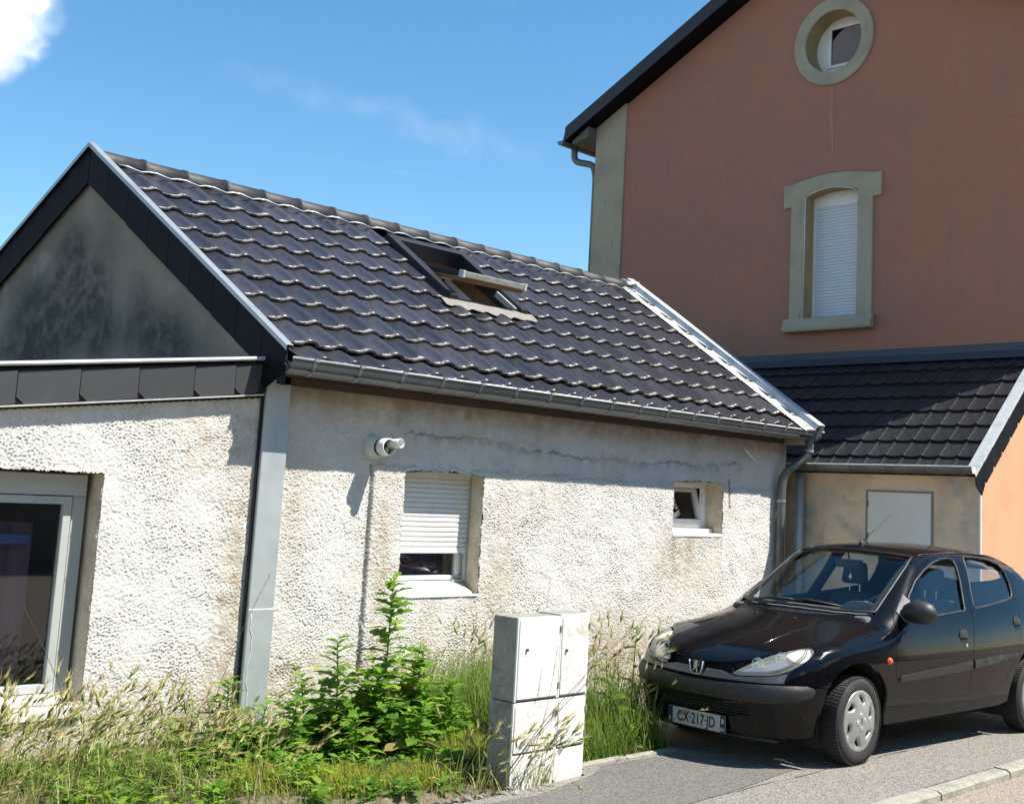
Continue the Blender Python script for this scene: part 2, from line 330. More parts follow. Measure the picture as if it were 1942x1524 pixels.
# ------------------------------------------------------------------ rough-cast wall as displaced geometry
def bandnoise(nx, nz, cell, lam, width=.45, seed=0):
    g = np.random.default_rng(seed).standard_normal((nz, nx)); F_ = np.fft.rfft2(g)
    kx = np.fft.rfftfreq(nx, cell)[None]; kz = np.fft.fftfreq(nz, cell)[:, None]; k = np.sqrt(kx*kx+kz*kz)+1e-9
    w = np.exp(-.5*(np.log(k*lam)/width)**2); a = np.fft.irfft2(F_*w, s=(nz, nx)); return a/a.std()
def crepi_wall(name, x0, x1, z0, ztop, holes, parent, seed, cell=.0062, extra=None, stainf=None, darkf=None, y=Y0):
    xs = np.arange(x0, x1+cell*.5, cell); nx = len(xs); zmax = max(ztop(x0), ztop(x1)); zs = np.arange(z0, zmax+cell*.5, cell); nz = len(zs)
    X, Z = np.meshgrid(xs, zs); n1 = bandnoise(nx, nz, cell, .0215, .38, seed); n2 = bandnoise(nx, nz, cell, .30, .5, seed+1); n3 = bandnoise(nx, nz, cell, .055, .4, seed+2)
    am = np.clip(.9+.28*bandnoise(nx, nz, cell, .7, .5, seed+7), .45, 1.4); n0 = bandnoise(nx, nz, cell, .0145, .3, seed+8)
    d = am*(.0021*np.tanh(n1*1.8)-.0046*np.clip(-n1-.70, 0, 1.4)+.0007*n0)+.0009*n3+.0014*n2
    wob = .5*bandnoise(nx, nz, cell, .16, .4, seed+3)+.4*n1
    if extra is not None: d = d+extra(X, Z, wob)
    Yv = y-d
    keep = np.ones((nz, nx), bool)
    keep &= Z <= np.minimum(zmax, ztop(x0)+(ztop(x1)-ztop(x0))*(X-x0)/(x1-x0))
    for (hx0, hx1, hz0, hz1, arch) in holes:
        top = hz1-arch*(2*(X-(hx0+hx1)/2)/(hx1-hx0))**2
        keep &= ~((X > hx0+.006*wob) & (X < hx1+.006*wob) & (Z > hz0) & (Z < top+.007*wob))
    V = np.stack([X, Yv, Z], -1).reshape(-1, 3); I = (np.arange(nz-1)[:, None]*nx+np.arange(nx-1)); kk = keep[:-1, :-1] & keep[1:, :-1] & keep[:-1, 1:] & keep[1:, 1:]; I = I[kk]
    me = npmesh(name, V-np.array(org(parent)), np.stack([I, I+1, I+nx+1, I+nx], 1), True)
    for an, fn in (('stain', stainf), ('dark', darkf)):
        a = me.attributes.new(an, 'FLOAT', 'POINT'); v = np.clip(fn(X, Z, wob), 0, 1) if fn else np.zeros_like(X); a.data.foreach_set('value', v.astype(np.float32).ravel())
    me.materials.append(M_crepi); return link(name, me, parent)
g2 = lambda v, c, s: np.exp(-.5*((v-c)/s)**2)

# ================================================================== small white house
house = thing('small_house', (7.8, Y0, 0), 'low white roughcast house with dark tiled roof and half-open skylight', 'house')
TAN = .672; TH = math.atan(TAN); EAVE = Vector((0, 7.05, 2.520))
rz = lambda y: EAVE.z+(y-EAVE.y)*TAN
YR = 9.60; ZR = rz(YR)
XL = lambda y: 4.615-.140*(y-7.05); XRt = lambda y: 11.06-.045*(y-7.05)
crackz = lambda X: 2.085+.02*np.sin(X*3.1)+.03*np.sin(X*1.2+1)+.012*np.sin(X*7.7)+.006*np.sin(X*31)+.005*np.sin(X*57+1)+.004*np.sin(X*97)-.05*np.clip(1-np.abs(X-8.6)/.6, 0, 1)
def ex_main(X, Z, w):
    s = .5*(1+np.tanh((X-5.625+.012*w)/.008)); d = .012*s*(Z < 1.86+.02*w)
    d = d-.020*g2(X, 5.612+.006*w, .009)*(Z < 1.86)*(Z > .35)
    d = d-.004*g2(Z, crackz(X)+.003*w, .006)*(X > 5.9)*(X < 10.3)
    d = d-.012*g2(X, 10.10+.003*w, .007)*(Z < 1.95)*(Z > 1.66)
    return d
def st_main(X, Z, w):
    s = .55*g2(Z, 2.36, .10)*(1+.4*w)+.5*g2(Z, .25, .22)*(1+.5*w)+.35*g2(X, 4.95, .10)*g2(Z, 1.5, .5)+.45*g2(X, 5.75, .07)*g2(Z, 1.15, .5)*(1+.4*w)+.4*g2(X, 6.95, .12)*g2(Z, .95, .35)*(1+.5*w)
    s = s+.35*g2(X, 9.25, .25)*g2(Z, 1.15, .22)*(1+.6*w)+.3*g2(X, 8.4, .3)*g2(Z, .45, .25)*(1+.5*w)+.3*g2(X, 7.3, .5)*g2(Z, 1.6, .2)*(.6+.6*w)
    stre = np.interp(X[0], np.linspace(4, 12, 500), np.convolve(np.random.default_rng(5).uniform(0, 1, 508), np.ones(9)/9, 'valid'))[None]
    stre = np.clip((stre-.42)*4, 0, 1)
    s = s+.5*stre*((X > 5.93) & (X < 6.74) & (Z < .88))*np.exp(-(.88-Z)/.30)+.5*stre*((X > 9.2) & (X < 10.0) & (Z < 1.38))*np.exp(-(1.38-Z)/.30)+.35*stre*np.exp(-(2.45-Z)/.35)
    return np.clip(s, 0, .75)
def dk_main(X, Z, w):
    s = .55*g2(X, 5.610+.006*w, .011)*(Z < 1.86)*(Z > .3)+.62*g2(Z, crackz(X)+.006*w, .006)*(.55+.45*np.sin(X*4.3+w))*(X > 5.9)*(X < 10.3)+.28*g2(Z, crackz(X)-.015, .035)*(X > 5.9)*(X < 10.3)*np.clip(.5+w, 0, 1)
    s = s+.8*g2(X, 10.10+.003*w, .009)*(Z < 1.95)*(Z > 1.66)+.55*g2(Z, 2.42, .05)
    return np.clip(s, 0, .95)
W1 = (5.925, 6.735, .885, 1.835, .02); W2 = (9.20, 9.985, 1.40, 1.90, .015)
crepi_wall('wall', 4.70, 11.12, -.08, lambda x: 2.46, (W1, W2), house, 3, extra=ex_main, stainf=st_main, darkf=dk_main)
# body of the house behind the front wall (end walls, back)
gt = Vector((-.139, .990, 0)); gn = Vector((-.990, -.139, 0)); G0 = Vector((4.60, 7.40, 0))
gp = lambda t, z, o=0.: G0+gt*t+gn*o+Vector((0, 0, z))
tR = (YR-7.40)/.990
hw = tR
gV, gT = cdt([(-.02, -.1), (2*hw, -.1), (2*hw, 2.50), (hw, rz(YR)-.10), (-.02, 2.60)], [], .12, .09)
core = MB(); core.add([gp(a, b) for a, b in gV], [tuple(t[::-1]) for t in gT]); gw = core.build('gable_wall', M_cement, house, fix=False)
gd = (rz(YR)-.22-np.abs(gV[:, 0]-hw)*.679)-gV[:, 1]; gnz = .16*np.sin(gV[:, 0]*3.1+gV[:, 1]*2)+.12*np.sin(gV[:, 0]*7.3-gV[:, 1]*5+1)+.08*np.sin(gV[:, 0]*13+2)
sst = lambda v, a, b: np.clip((v-a)/(b-a), 0, 1)**2*(3-2*np.clip((v-a)/(b-a), 0, 1))
ga_ = gw.data.attributes.new('mould', 'FLOAT', 'POINT'); ga_.data.foreach_set('value', (.92*sst(gd+gnz, .12, .62)*sst(gV[:, 1]+.5*gnz, 2.42, 2.72)).astype(np.float32))
MB().add([(11.12, 7.36, -.1), (11.12, 11.7, -.1), (11.12, 11.7, 2.6), (11.0, YR, ZR-.1), (11.12, 7.36, 2.5)], [(0, 1, 2, 3, 4)]).build('end_wall', M_reveal, house)
MB().add([(4.05, 11.75, -.1), (11.12, 11.75, -.1), (11.12, 11.75, 2.6), (4.05, 11.75, 2.6)], [(0, 1, 2, 3)]).build('back_wall', M_reveal, house)
# roof: deck under the tiles (with the skylight hole), far slope
NV = Vector((0, -math.sin(TH), math.cos(TH))); SV = Vector((0, math.cos(TH), math.sin(TH)))
SKY = (7.06, 7.93, 8.30, 9.22)                # skylight opening x0 x1 y0 y1 on the slope
def onroof(x, y, h=0.): return Vector((x, y, rz(y)))+NV*h
roof = None
V2, T2 = cdt([(XL(7.0), 6.98), (11.08, 6.98), (10.95, YR), (XL(YR), YR)], [[(SKY[0], SKY[2]), (SKY[1], SKY[2]), (SKY[1], SKY[3]), (SKY[0], SKY[3])]])
m = MB(); m.add([onroof(x, y, -.045) for x, y in V2], [tuple(t) for t in T2]); roof = m.build('roof', M_black, house, fix=False)
m = MB(); m.add([(XL(YR), YR, ZR-.02), (10.95, YR, ZR-.02), (11.1, 12.2, rz(2*YR-12.2)), (XL(12.2), 12.2, rz(2*YR-12.2))], [(0, 1, 2, 3)]); m.build('far_slope', M_slate, roof, fix=False)
# tiles
M_tile = mat('dark_glazed_tile', (.029, .028, .035), .27, 0, .6, rnd=.34, coord='obj', var=((9, (.045, .042, .045), .4, .7, 4), (60, (.11, .10, .085), .66, .78, 3)), bump=((30, .0015, 3),))
def lichen_and_glint(m, edge, col=(.095, .09, .064)):
    nt = m.node_tree; n, l = nt.nodes, nt.links; p = n['Principled BSDF']; cur = p.inputs['Base Color'].links[0].from_socket
    tc = n.new('ShaderNodeTexCoord'); sp = n.new('ShaderNodeSeparateXYZ'); l.new(tc.outputs['Object'], sp.inputs[0])
    geo = n.new('ShaderNodeNewGeometry'); nz = n.new('ShaderNodeTexNoise'); nz.inputs['Scale'].default_value = 38; nz.inputs['Detail'].default_value = 5; l.new(geo.outputs['Position'], nz.inputs['Vector'])
    a = n.new('ShaderNodeMath'); a.operation = 'MULTIPLY_ADD'; a.inputs[1].default_value = .075; l.new(nz.outputs['Fac'], a.inputs[0]); a.inputs[2].default_value = -.037
    b = n.new('ShaderNodeMath'); b.operation = 'ADD'; l.new(sp.outputs['Y'], b.inputs[0]); l.new(a.outputs[0], b.inputs[1])
    r = n.new('ShaderNodeMapRange'); r.interpolation_type = 'SMOOTHSTEP'; r.inputs[1].default_value = edge+.014; r.inputs[2].default_value = edge-.006
    oi = n.new('ShaderNodeObjectInfo'); px = n.new('ShaderNodeMapRange'); px.interpolation_type = 'SMOOTHSTEP'; px.inputs[1].default_value = .17; px.inputs[2].default_value = .24; px.inputs[4].default_value = .030; l.new(sp.outputs['X'], px.inputs[0])
    b3 = n.new('ShaderNodeMath'); b3.operation = 'MULTIPLY_ADD'; b3.inputs[1].default_value = .022; l.new(oi.outputs['Random'], b3.inputs[0]); l.new(px.outputs[0], b3.inputs[2]); b4 = n.new('ShaderNodeMath'); b4.operation = 'ADD'; l.new(b.outputs[0], b4.inputs[0]); l.new(b3.outputs[0], b4.inputs[1]); l.new(b4.outputs[0], r.inputs[0])
    x = n.new('ShaderNodeMix'); x.data_type = 'RGBA'; br = n.new('ShaderNodeMapRange'); br.interpolation_type = 'SMOOTHSTEP'; br.inputs[1].default_value = .40; br.inputs[2].default_value = .56; br.inputs[3].default_value = .12; l.new(nz.outputs['Fac'], br.inputs[0]); bm2 = n.new('ShaderNodeMath'); bm2.operation = 'MULTIPLY'; l.new(r.outputs[0], bm2.inputs[0]); l.new(br.outputs[0], bm2.inputs[1]); l.new(bm2.outputs[0], x.inputs['Factor']); l.new(cur, x.inputs['A'])
    n2 = n.new('ShaderNodeTexNoise'); n2.inputs['Scale'].default_value = 120; l.new(geo.outputs['Position'], n2.inputs['Vector']); cr = n.new('ShaderNodeValToRGB'); l.new(n2.outputs['Fac'], cr.inputs[0])
    e = cr.color_ramp.elements; e[0].position = .35; e[0].color = (.022, .021, .014, 1); e[1].position = .68; e[1].color = (.38, .36, .28, 1); q = e.new(.5); q.color = (*col, 1)
    l.new(cr.outputs[0], x.inputs['B'])
    # sun glint painted as a pale patch on each tile lip, varied per tile
    def stp(v, a, b):
        q = n.new('ShaderNodeMapRange'); q.interpolation_type = 'SMOOTHSTEP'; q.inputs[1].default_value = a; q.inputs[2].default_value = b; l.new(v, q.inputs[0]); return q.outputs[0]
    def mul(a, b): q = n.new('ShaderNodeMath'); q.operation = 'MULTIPLY'; l.new(a, q.inputs[0]); l.new(b, q.inputs[1]); return q.outputs[0]
    sh = n.new('ShaderNodeMath'); sh.operation = 'MULTIPLY_ADD'; sh.inputs[1].default_value = .05; l.new(oi.outputs['Random'], sh.inputs[0]); l.new(sp.outputs['X'], sh.inputs[2]); xs_ = sh.outputs[0]
    wm = mul(mul(stp(xs_, .11, .135), stp(xs_, .215, .185)), stp(b.outputs[0], .022, .008)); wm = mul(wm, stp(n2.outputs['Fac'], .36, .50))
    x2 = n.new('ShaderNodeMix'); x2.data_type = 'RGBA'; l.new(wm, x2.inputs['Factor']); l.new(x.outputs['Result'], x2.inputs['A']); x2.inputs['B'].default_value = (.55, .54, .49, 1); l.new(x2.outputs['Result'], p.inputs['Base Color'])
    rr = n.new('ShaderNodeMapRange'); rr.inputs[3].default_value = p.inputs['Roughness'].default_value; rr.inputs[4].default_value = .75; l.new(r.outputs[0], rr.inputs[0]); l.new(rr.outputs[0], p.inputs['Roughness'])
M_tile0 = M_tile.copy(); lichen_and_glint(M_tile, .024)
def tprof(t):
    """height of the tile surface across its width, t 0..1.1: shallow pan then a roll"""
    if t < .60: return .006+.010*(2*t/.60-1)**2*(1 if t > .3 else .8)
    return .016+.024*math.sin(math.pi*min(1, (t-.60)/.46))**.8*(1 if t < 1.06 else 0)
NU = [0, .1, .2, .32, .44, .55, .62, .68, .75, .83, .91, .98, 1.05, 1.09]
def tile_mesh(w, L, k, thick=.016, lift=.030):
    m = MB(); vs = []
    for s, lf in ((-.004, lift), (.03, lift-.002), (L, .0)):
        for t in NU: vs.append((t*w+k*s, s+(.010*math.sin(t*5) if s < .02 else 0), tprof(t)+lf))
    n = len(NU); fs = [(r*n+i, r*n+i+1, (r+1)*n+i+1, (r+1)*n+i) for r in range(2) for i in range(n-1)]
    b = len(vs)
    for t in NU: vs.append((t*w-k*.004, .010*math.sin(t*5)+.004, tprof(t)+lift-thick-.006))
    fs += [(b+i, b+i+1, i+1, i) for i in range(n-1)]
    for t in NU: vs.append((t*w+k*L, L, tprof(t)-thick))
    fs += [(b+n+i, b+n+i+1, b+i+1, b+i) for i in range(n-1)]
    m.add(vs, fs); me = m.mesh('tile'); me.materials.append(M_tile); me.polygons.foreach_set('use_smooth', np.array([i < 2*(n-1) for i in range(len(me.polygons))])); return me
NC, G = 25, .279
YL = [7.04]+[6.93+G*i for i in range(1, 9)]
xcol = lambda j, y: XL(y)+.075+(XRt(y)-.02-XL(y)-.075)*j/NC
for j in range(NC):
    w0 = (xcol(1, 7.2)-xcol(0, 7.2)); k = -.139+(-.045+.139)*j/NC
    me = tile_mesh(w0, .375, k*math.cos(TH)); first = tile_mesh(w0, .375, k*math.cos(TH)); first.materials.clear(); first.materials.append(M_tile0)
    for i, y in enumerate(YL):
        x = xcol(j, y); xm = x+w0*.5; ym = y+.16
        if SKY[0]-.06 < xm < SKY[1]+.10 and SKY[2]-.33 < ym < SKY[3]+.15:
            if not (ym < SKY[2]-.05): continue
        o = link('tile', first if i == 0 else me, roof, onroof(x, y, random.uniform(-.002, .003)-(.012 if i == 0 else 0))); o.rotation_euler = (TH, random.uniform(-.006, .006), random.uniform(-.006, .006)); o.scale = (1, (.22/.375) if i == 0 else (YR-.02-y)/math.cos(TH)/.375 if i == 8 else (.255/.34 if i == 4 and SKY[0]-.06 < xm < SKY[1]+.10 else 1), 1)
# ridge tiles and the pale mortar line under them
M_ridge = mat('ridge_tile', (.024, .023, .026), .6, rnd=.15, var=((12, (.055, .05, .045), .45, .7, 4),), bump=((50, .001, 3),))
rm = MB(); nsg = 10
for r0, xx, zz in ((.100, 0, 0), (.104, .36, .004), (.118, .362, .004), (.118, .40, .004)):
    pass
vs = []; secs = ((.090, 0), (.092, .366), (.100, .368), (.100, .402))
for r0, xx in secs:
    for a in range(nsg+1): th = math.pi*(a/nsg)*1.1-.05*math.pi; vs.append((xx, -r0*1.15*math.cos(th), r0*math.sin(th)))
rm.add(vs, [(q*(nsg+1)+a, q*(nsg+1)+a+1, (q+1)*(nsg+1)+a+1, (q+1)*(nsg+1)+a) for q in range(3) for a in range(nsg)])
rme = rm.mesh('ridge_tile'); rme.materials.append(M_ridge); rme.polygons.foreach_set('use_smooth', np.ones(len(rme.polygons), bool))
for i in range(17):
    o = link('ridge_tile', rme, roof, (4.31+i*.385, YR, ZR-.005)); o.rotation_euler = (random.uniform(-.02, .02), random.uniform(-.008, .008), random.uniform(-.01, .01))
m = MB(); pth = [onroof(4.40+.0655*i, YR-.165-.02*abs(math.sin(i*.785)), .072+.010*math.sin(i*1.57)) for i in range(100)]; m.tube(pth, .009, 5); m.build('ridge_flashing', M_zinc, roof, smooth=True)
# left verge: zinc capping and slates on the rake, both sides of the gable
top_rake = lambda t: (rz(YR)+.125)-abs(t-hw)*.672/ .99*1.0
for sgn in (1, -1):
    m = MB()
    a, b = (-.36, hw) if sgn == 1 else (hw, 2*hw+.4)
    pa, pb = gp(a, top_rake(a), .066), gp(b, top_rake(b), .066)
    m.sweep([(0, -.03), (0, .006), (-.012, .010), (-.062, .010), (-.066, -.03)], pa, pb, tuple(gn), (0, 0, 1)); m.build('verge_capping', M_zinc, roof, bevel=0)
sl_w = .285
for side_ in (0, 1):
    t = -.35 if side_ == 0 else hw
    end = hw if side_ == 0 else 2*hw+.4; i = 0
    while t < end-.02:
        e = min(t+sl_w, end); dz = .325; o1 = .052-(.006 if i % 1 == 0 else 0); jig = random.uniform(-.004, .004)
        sk = .0
        ta, tb = t, e-.014
        def zt(q): return top_rake(q)-.004
        pts = [gp(ta, zt(ta), .040), gp(tb, zt(tb), .047), gp(tb, zt(tb)-dz+jig, .047), gp(ta, zt(ta)-dz+jig, .040)]
        if side_ == 0 and i == 0: pts = [gp(ta, zt(ta), .040), gp(tb, zt(tb), .047), gp(tb, zt(tb)-dz, .047), gp(ta+.22, zt(ta)-dz+.03, .044), gp(ta+.06, zt(ta)-.20, .042)]
        MB().prism(pts, gn*-.008).build('slate', M_slate, roof); t = e; i += 1
    MB().hexa([gp(a_, top_rake(a_)-dz_, o_) for a_, dz_, o_ in ((t if 0 else (-.3 if side_ == 0 else hw), .30, .0), (end, .30, .0), (end, .30, .034), (-.3 if side_ == 0 else hw, .30, .034), (-.3 if side_ == 0 else hw, .03, 0), (end, .03, 0), (end, .03, .034), (-.3 if side_ == 0 else hw, .03, .034))]).build('verge_board', M_black, roof)
# right verge: broad zinc flashing with raised edge
m = MB(); y0, y1 = 6.98, YR+.05
m.sweep([(-.20, .035), (-.16, .05), (-.03, .055), (-.012, .115), (.10, .118), (.115, .06), (.115, -.06)], onroof(XRt(y0)+.02, y0), onroof(XRt(y1)+.02, y1), (1, 0, 0), tuple(NV)); m.build('verge_flashing', M_zincl, roof)
m = MB(); m.add([onroof(10.86, YR-.10, .10), onroof(10.99, YR-.10, .16), onroof(10.97, YR+.12, .06), onroof(10.84, YR+.12, .0)], [(0, 1, 2, 3)]); m.build('ridge_end_cap', M_zincl, roof)
# gutter with brackets
gut = MB(); GR = .100; GY, GZ = 7.118, 2.524; X0g, X1g = 4.63, 11.30
arc = [(-GR*math.cos(a), -GR*math.sin(a)) for a in np.linspace(0, math.pi, 13)]
arc = [(-GR-.012, .012), (-GR-.018, .004), (-GR-.014, -.006), (-GR, 0)]+arc[1:]+[(GR, .03)]
gut.sweep(arc, (X0g, GY, GZ), (X1g, GY, GZ-.02), (0, 1, 0), (0, 0, 1)); gutter = gut.build('gutter', mat('gutter_zinc', (.21, .225, .23), .4, .45, var=((3, (.16, .175, .18), .4, .7, 5), (20, (.27, .285, .29), .55, .8, 4))), house, smooth=True)
m = MB(); m.tube([(X0g, GY-GR-.006, GZ+.006), (X1g+.02, GY-GR-.006, GZ-.014)], .011, 8); m.build('bead', M_zincl, gutter, smooth=True)
m = MB(); m.add([(X0g+.002, GY+a, GZ+b) for a, b in arc[4:]], [tuple(range(len(arc)-4))]); m.build('end_cap', M_zincd, gutter, fix=False)
bx = [4.80+.3855*i for i in range(17)]
bm_ = MB(); pr = [(-(GR+.004)*math.cos(a), -(GR+.004)*math.sin(a)) for a in np.linspace(-.1, math.pi*.9, 12)]
for a, b in zip(pr[:-1], pr[1:]):
    bm_.hexa([(0, a[0], a[1]), (.026, a[0], a[1]), (.026, b[0], b[1]), (0, b[0], b[1]), (0, a[0]*.985, a[1]*.985), (.026, a[0]*.985, a[1]*.985), (.026, b[0]*.985, b[1]*.985), (0, b[0]*.985, b[1]*.985)])
bm_.box(-.004, .03, -GR-.030, -GR-.004, -.005, .016)
bme = bm_.mesh('bracket'); bme.materials.append(M_zinc)
for x in bx: link('bracket', bme, gutter, (x, GY, GZ-.02*(x-X0g)/6.6))
# eave boards
MB().box(4.72, 11.1, 7.17, Y0+.03, 2.43, 2.45).build('soffit', M_wood, house); MB().box(4.70, 11.12, 7.30, Y0-.006, 2.37, 2.428).build('wall_plate', M_wood, house)
MB().box(11.0, 11.16, 7.10, 7.36, 2.36, 2.43).build('rafter_end', mat('pale_timber', (.30, .26, .21), .85), house)
# zinc casing over the joint between house and extension
csg = MB()
for z0, z1, d in ((1.86, 2.44, 0), (.83, 1.90, .006), (.02, .845, .010)):
    csg.box(4.63-d*.3, 4.825+d*.3, Y0-.05-d, Y0+.01, z0, z1)
csg.build('zinc_casing', mat('casing_zinc', (.46, .50, .50), .45, .35, var=((2.2, (.36, .40, .41), .4, .7, 5, (1, 1, .4)), (9, (.45, .48, .48), .62, .8, 5, (2, 2, .3))), bump=((3, .012, 2),)), house, bevel=.008)
MB().box(4.612, 4.629, Y0-.03, Y0-.012, .05, 2.30).build('joint_gap', M_black, house)
m = MB(); m.tube([(4.66+.012*math.sin(i*.9)+.006*math.sin(i*2.7), Y0-.062, .16+.05*i) for i in range(14)], .0022, 4)
m.build('sealant', mat('white_sealant', (.75, .76, .74), .6), house, smooth=True)
# downpipe at the right end of the gutter
def bend(pts, n=6):
    P = [Vector(p) for p in pts]; o = [P[0]]
    for a, b, c in zip(P[:-2], P[1:-1], P[2:]):
        r = min((b-a).length, (c-b).length)*.45; p, q = b+(a-b).normalized()*r, b+(c-b).normalized()*r
        o += [p*(1-t)**2+b*2*t*(1-t)+q*t*t for t in (i/n for i in range(n+1))]
    return o+[P[-1]]
m = MB(); m.tube(bend([(11.14, 7.07, 2.46), (11.14, 7.08, 2.25), (10.93, 7.26, 2.04), (10.92, 7.27, 1.80), (10.92, 7.27, .02)]), .047, 14); dp = m.build('downpipe', M_zincd, house, smooth=True)
for z in (2.30, 1.76, .62):
    m = MB(); m.tube([(10.92 if z < 2 else 11.14, 7.27 if z < 2 else 7.08, z-.014), (10.92 if z < 2 else 11.14, 7.27 if z < 2 else 7.08, z+.014)], .052, 14); m.build('collar', M_zinc, dp)
# --- window with half-lowered roller shutter
def reveal(W, depth, parent, m_=None, name='reveal'):
    x0, x1, z0, z1, ar = W; m = MB(); n = 12; d0, d1 = Y0-.006, Y0+depth
    xs = [x0+(x1-x0)*i/n for i in range(n+1)]; zt = [z1-ar*(2*i/n-1)**2 for i in range(n+1)]
    ring = [(x0-.004, z0)]+[(x0-.004+.008*i/n+(x1-x0)*i/n, z) for i, z in enumerate(zt)]+[(x1+.004, z0)]
    m.add([(a, d0, b) for a, b in ring]+[(a, d1, b) for a, b in ring], [(i, i+1, len(ring)+i+1, len(ring)+i) for i in range(len(ring)-1)]); return m.build(name, m_ or M_reveal, parent, fix=False)
def frame(x0, x1, z0, z1, y, w, d, name, mt, parent, bevel=.004):
    m = MB(); m.box(x0, x0+w, y, y+d, z0, z1); m.box(x1-w, x1, y, y+d, z0, z1); m.box(x0+w, x1-w, y+.001, y+d, z1-w, z1-.001); m.box(x0+w, x1-w, y+.001, y+d, z0+.001, z0+w); return m.build(name, mt, parent, bevel=bevel)
def roombox(x0, x1, y0, y1, z0, z1, parent):
    m = MB(); m.add([(x0, y0, z0), (x1, y0, z0), (x1, y1, z0), (x0, y1, z0), (x0, y0, z1), (x1, y0, z1), (x1, y1, z1), (x0, y1, z1)], [(0, 1, 2, 3), (7, 6, 5, 4), (1, 5, 6, 2), (2, 6, 7, 3), (3, 7, 4, 0)]); return m.build('room', M_room, parent, fix=False)
M_curt = mat('mauve_curtain', (.13, .075, .13), .9, var=((6, (.09, .05, .095), .4, .7, 4, (6, 1, .5)),))
win = reveal(W1, .26, house, name='window_reveal')
wd = MB().box(W1[0], W1[1], Y0-.02, Y0+.225, W1[2]-.012, W1[2]+.006).build('window', M_sill, house, bevel=.004)
frame(W1[0]+.0, W1[1]-.0, .985, 1.83, Y0+.20, .04, .06, 'frame', M_pvc, wd); frame(W1[0]+.03, W1[1]-.04, .99, 1.80, Y0+.185, .035, .05, 'sash', M_pvc, wd)
MB().box(W1[0]+.05, W1[1]-.06, Y0+.212, Y0+.218, 1.02, 1.76).build('pane', M_pane, wd)
MB().hexa([(W1[0], Y0+.0, W1[2]+.007), (W1[1]-.05, Y0+.0, W1[2]+.007), (W1[1]-.05, Y0+.20, W1[2]+.03), (W1[0], Y0+.20, W1[2]+.03), (W1[0], Y0+.0, W1[2]+.02), (W1[1]-.05, Y0+.0, W1[2]+.02), (W1[1]-.05, Y0+.20, .984), (W1[0], Y0+.20, .984)]).build('sill', M_sill, wd)
for k in range(3): MB().box(W1[1]-.14+.02*k, W1[1]-.004, Y0+.14+.02*k, Y0+.19, .94+.028*k, .965+.028*k).build('sill_step', M_pvcg, wd)
zs = 1.80; sl_h = .0385
shut = MB().box(W1[0]+.012, W1[1]-.012, Y0+.150, Y0+.160, 1.20, 1.245).build('roller_shutter', M_pvc, house, bevel=.004)
slat = MB(); slat.sweep([(0, 0), (-.006, .008), (-.008, .019), (-.006, .030), (-.001, .0365), (.004, .0365), (.004, 0)], (0, 0, 0), (W1[1]-W1[0]-.03, 0, 0), (0, 1, 0), (0, 0, 1), True); sme = slat.mesh('slat'); sme.materials.append(M_pvc)
for k in range(14): link('slat', sme, shut, (W1[0]+.015, Y0+.158, 1.247+k*sl_h))
MB().box(W1[0]+.004, W1[1]-.004, Y0+.148, Y0+.2, 1.785, 1.835).build('shutter_box', M_pvc, wd)
MB().box(W1[1]-.016, W1[1]-.001, Y0+.14, Y0+.175, .99, 1.79).build('guide_rail', M_pvcg, wd); MB().box(W1[0]+.001, W1[0]+.014, Y0+.14, Y0+.175, .99, 1.79).build('guide_rail', M_pvcg, wd)
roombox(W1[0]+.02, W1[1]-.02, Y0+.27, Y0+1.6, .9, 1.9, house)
cm = MB(); cm.sweep([(.03*math.sin(i*.9), 0) if 0 else (i*.02, .02*math.sin(i*1.1)) for i in range(40)], (W1[0], Y0+.36, .9), (W1[0], Y0+.36, 1.85), (1, 0, 0), (0, 1, 0)); cm.build('curtain', M_curt, wd, smooth=True)
# --- small tilted window
reveal(W2, .27, house, name='window_reveal')
w2 = MB().box(W2[0], W2[1], Y0-.018, Y0+.20, W2[2]-.03, W2[2]+.004).build('window', M_sill, house, bevel=.004)
MB().box(W2[0], W2[1]-.02, Y0+.10, Y0+.2, W2[2]+.006, W2[2]+.045).build('sill', M_sill, w2)
frame(W2[0], W2[1]-.0, W2[2]+.046, W2[3]-.005, Y0+.19, .05, .06, 'frame', M_pvc, w2)
m = MB(); xa, xb, za, zb = W2[0]+.05, W2[1]-.05, W2[2]+.085, W2[3]-.05
til = lambda z: Y0+.19+.10*(z-za)/(zb-za)
for (a, b, c, d) in ((xa, xa+.05, za, zb), (xb-.05, xb, za, zb), (xa+.05, xb-.05, za, za+.05), (xa+.05, xb-.05, zb-.05, zb)):
    m.hexa([(a, til(c), c), (b, til(c), c), (b, til(c)+.045, c), (a, til(c)+.045, c), (a, til(d), d), (b, til(d), d), (b, til(d)+.045, d), (a, til(d)+.045, d)])
m.build('tilted_sash', M_pvc, w2); MB().add([(xa+.04, til(za+.04)+.02, za+.04), (xb-.04, til(za+.04)+.02, za+.04), (xb-.04, til(zb-.04)+.02, zb-.04), (xa+.04, til(zb-.04)+.02, zb-.04)], [(0, 1, 2, 3)]).build('pane', M_pane, w2, fix=False)
roombox(W2[0]+.02, W2[1]-.02, Y0+.32, Y0+1.4, 1.38, 1.95, house)
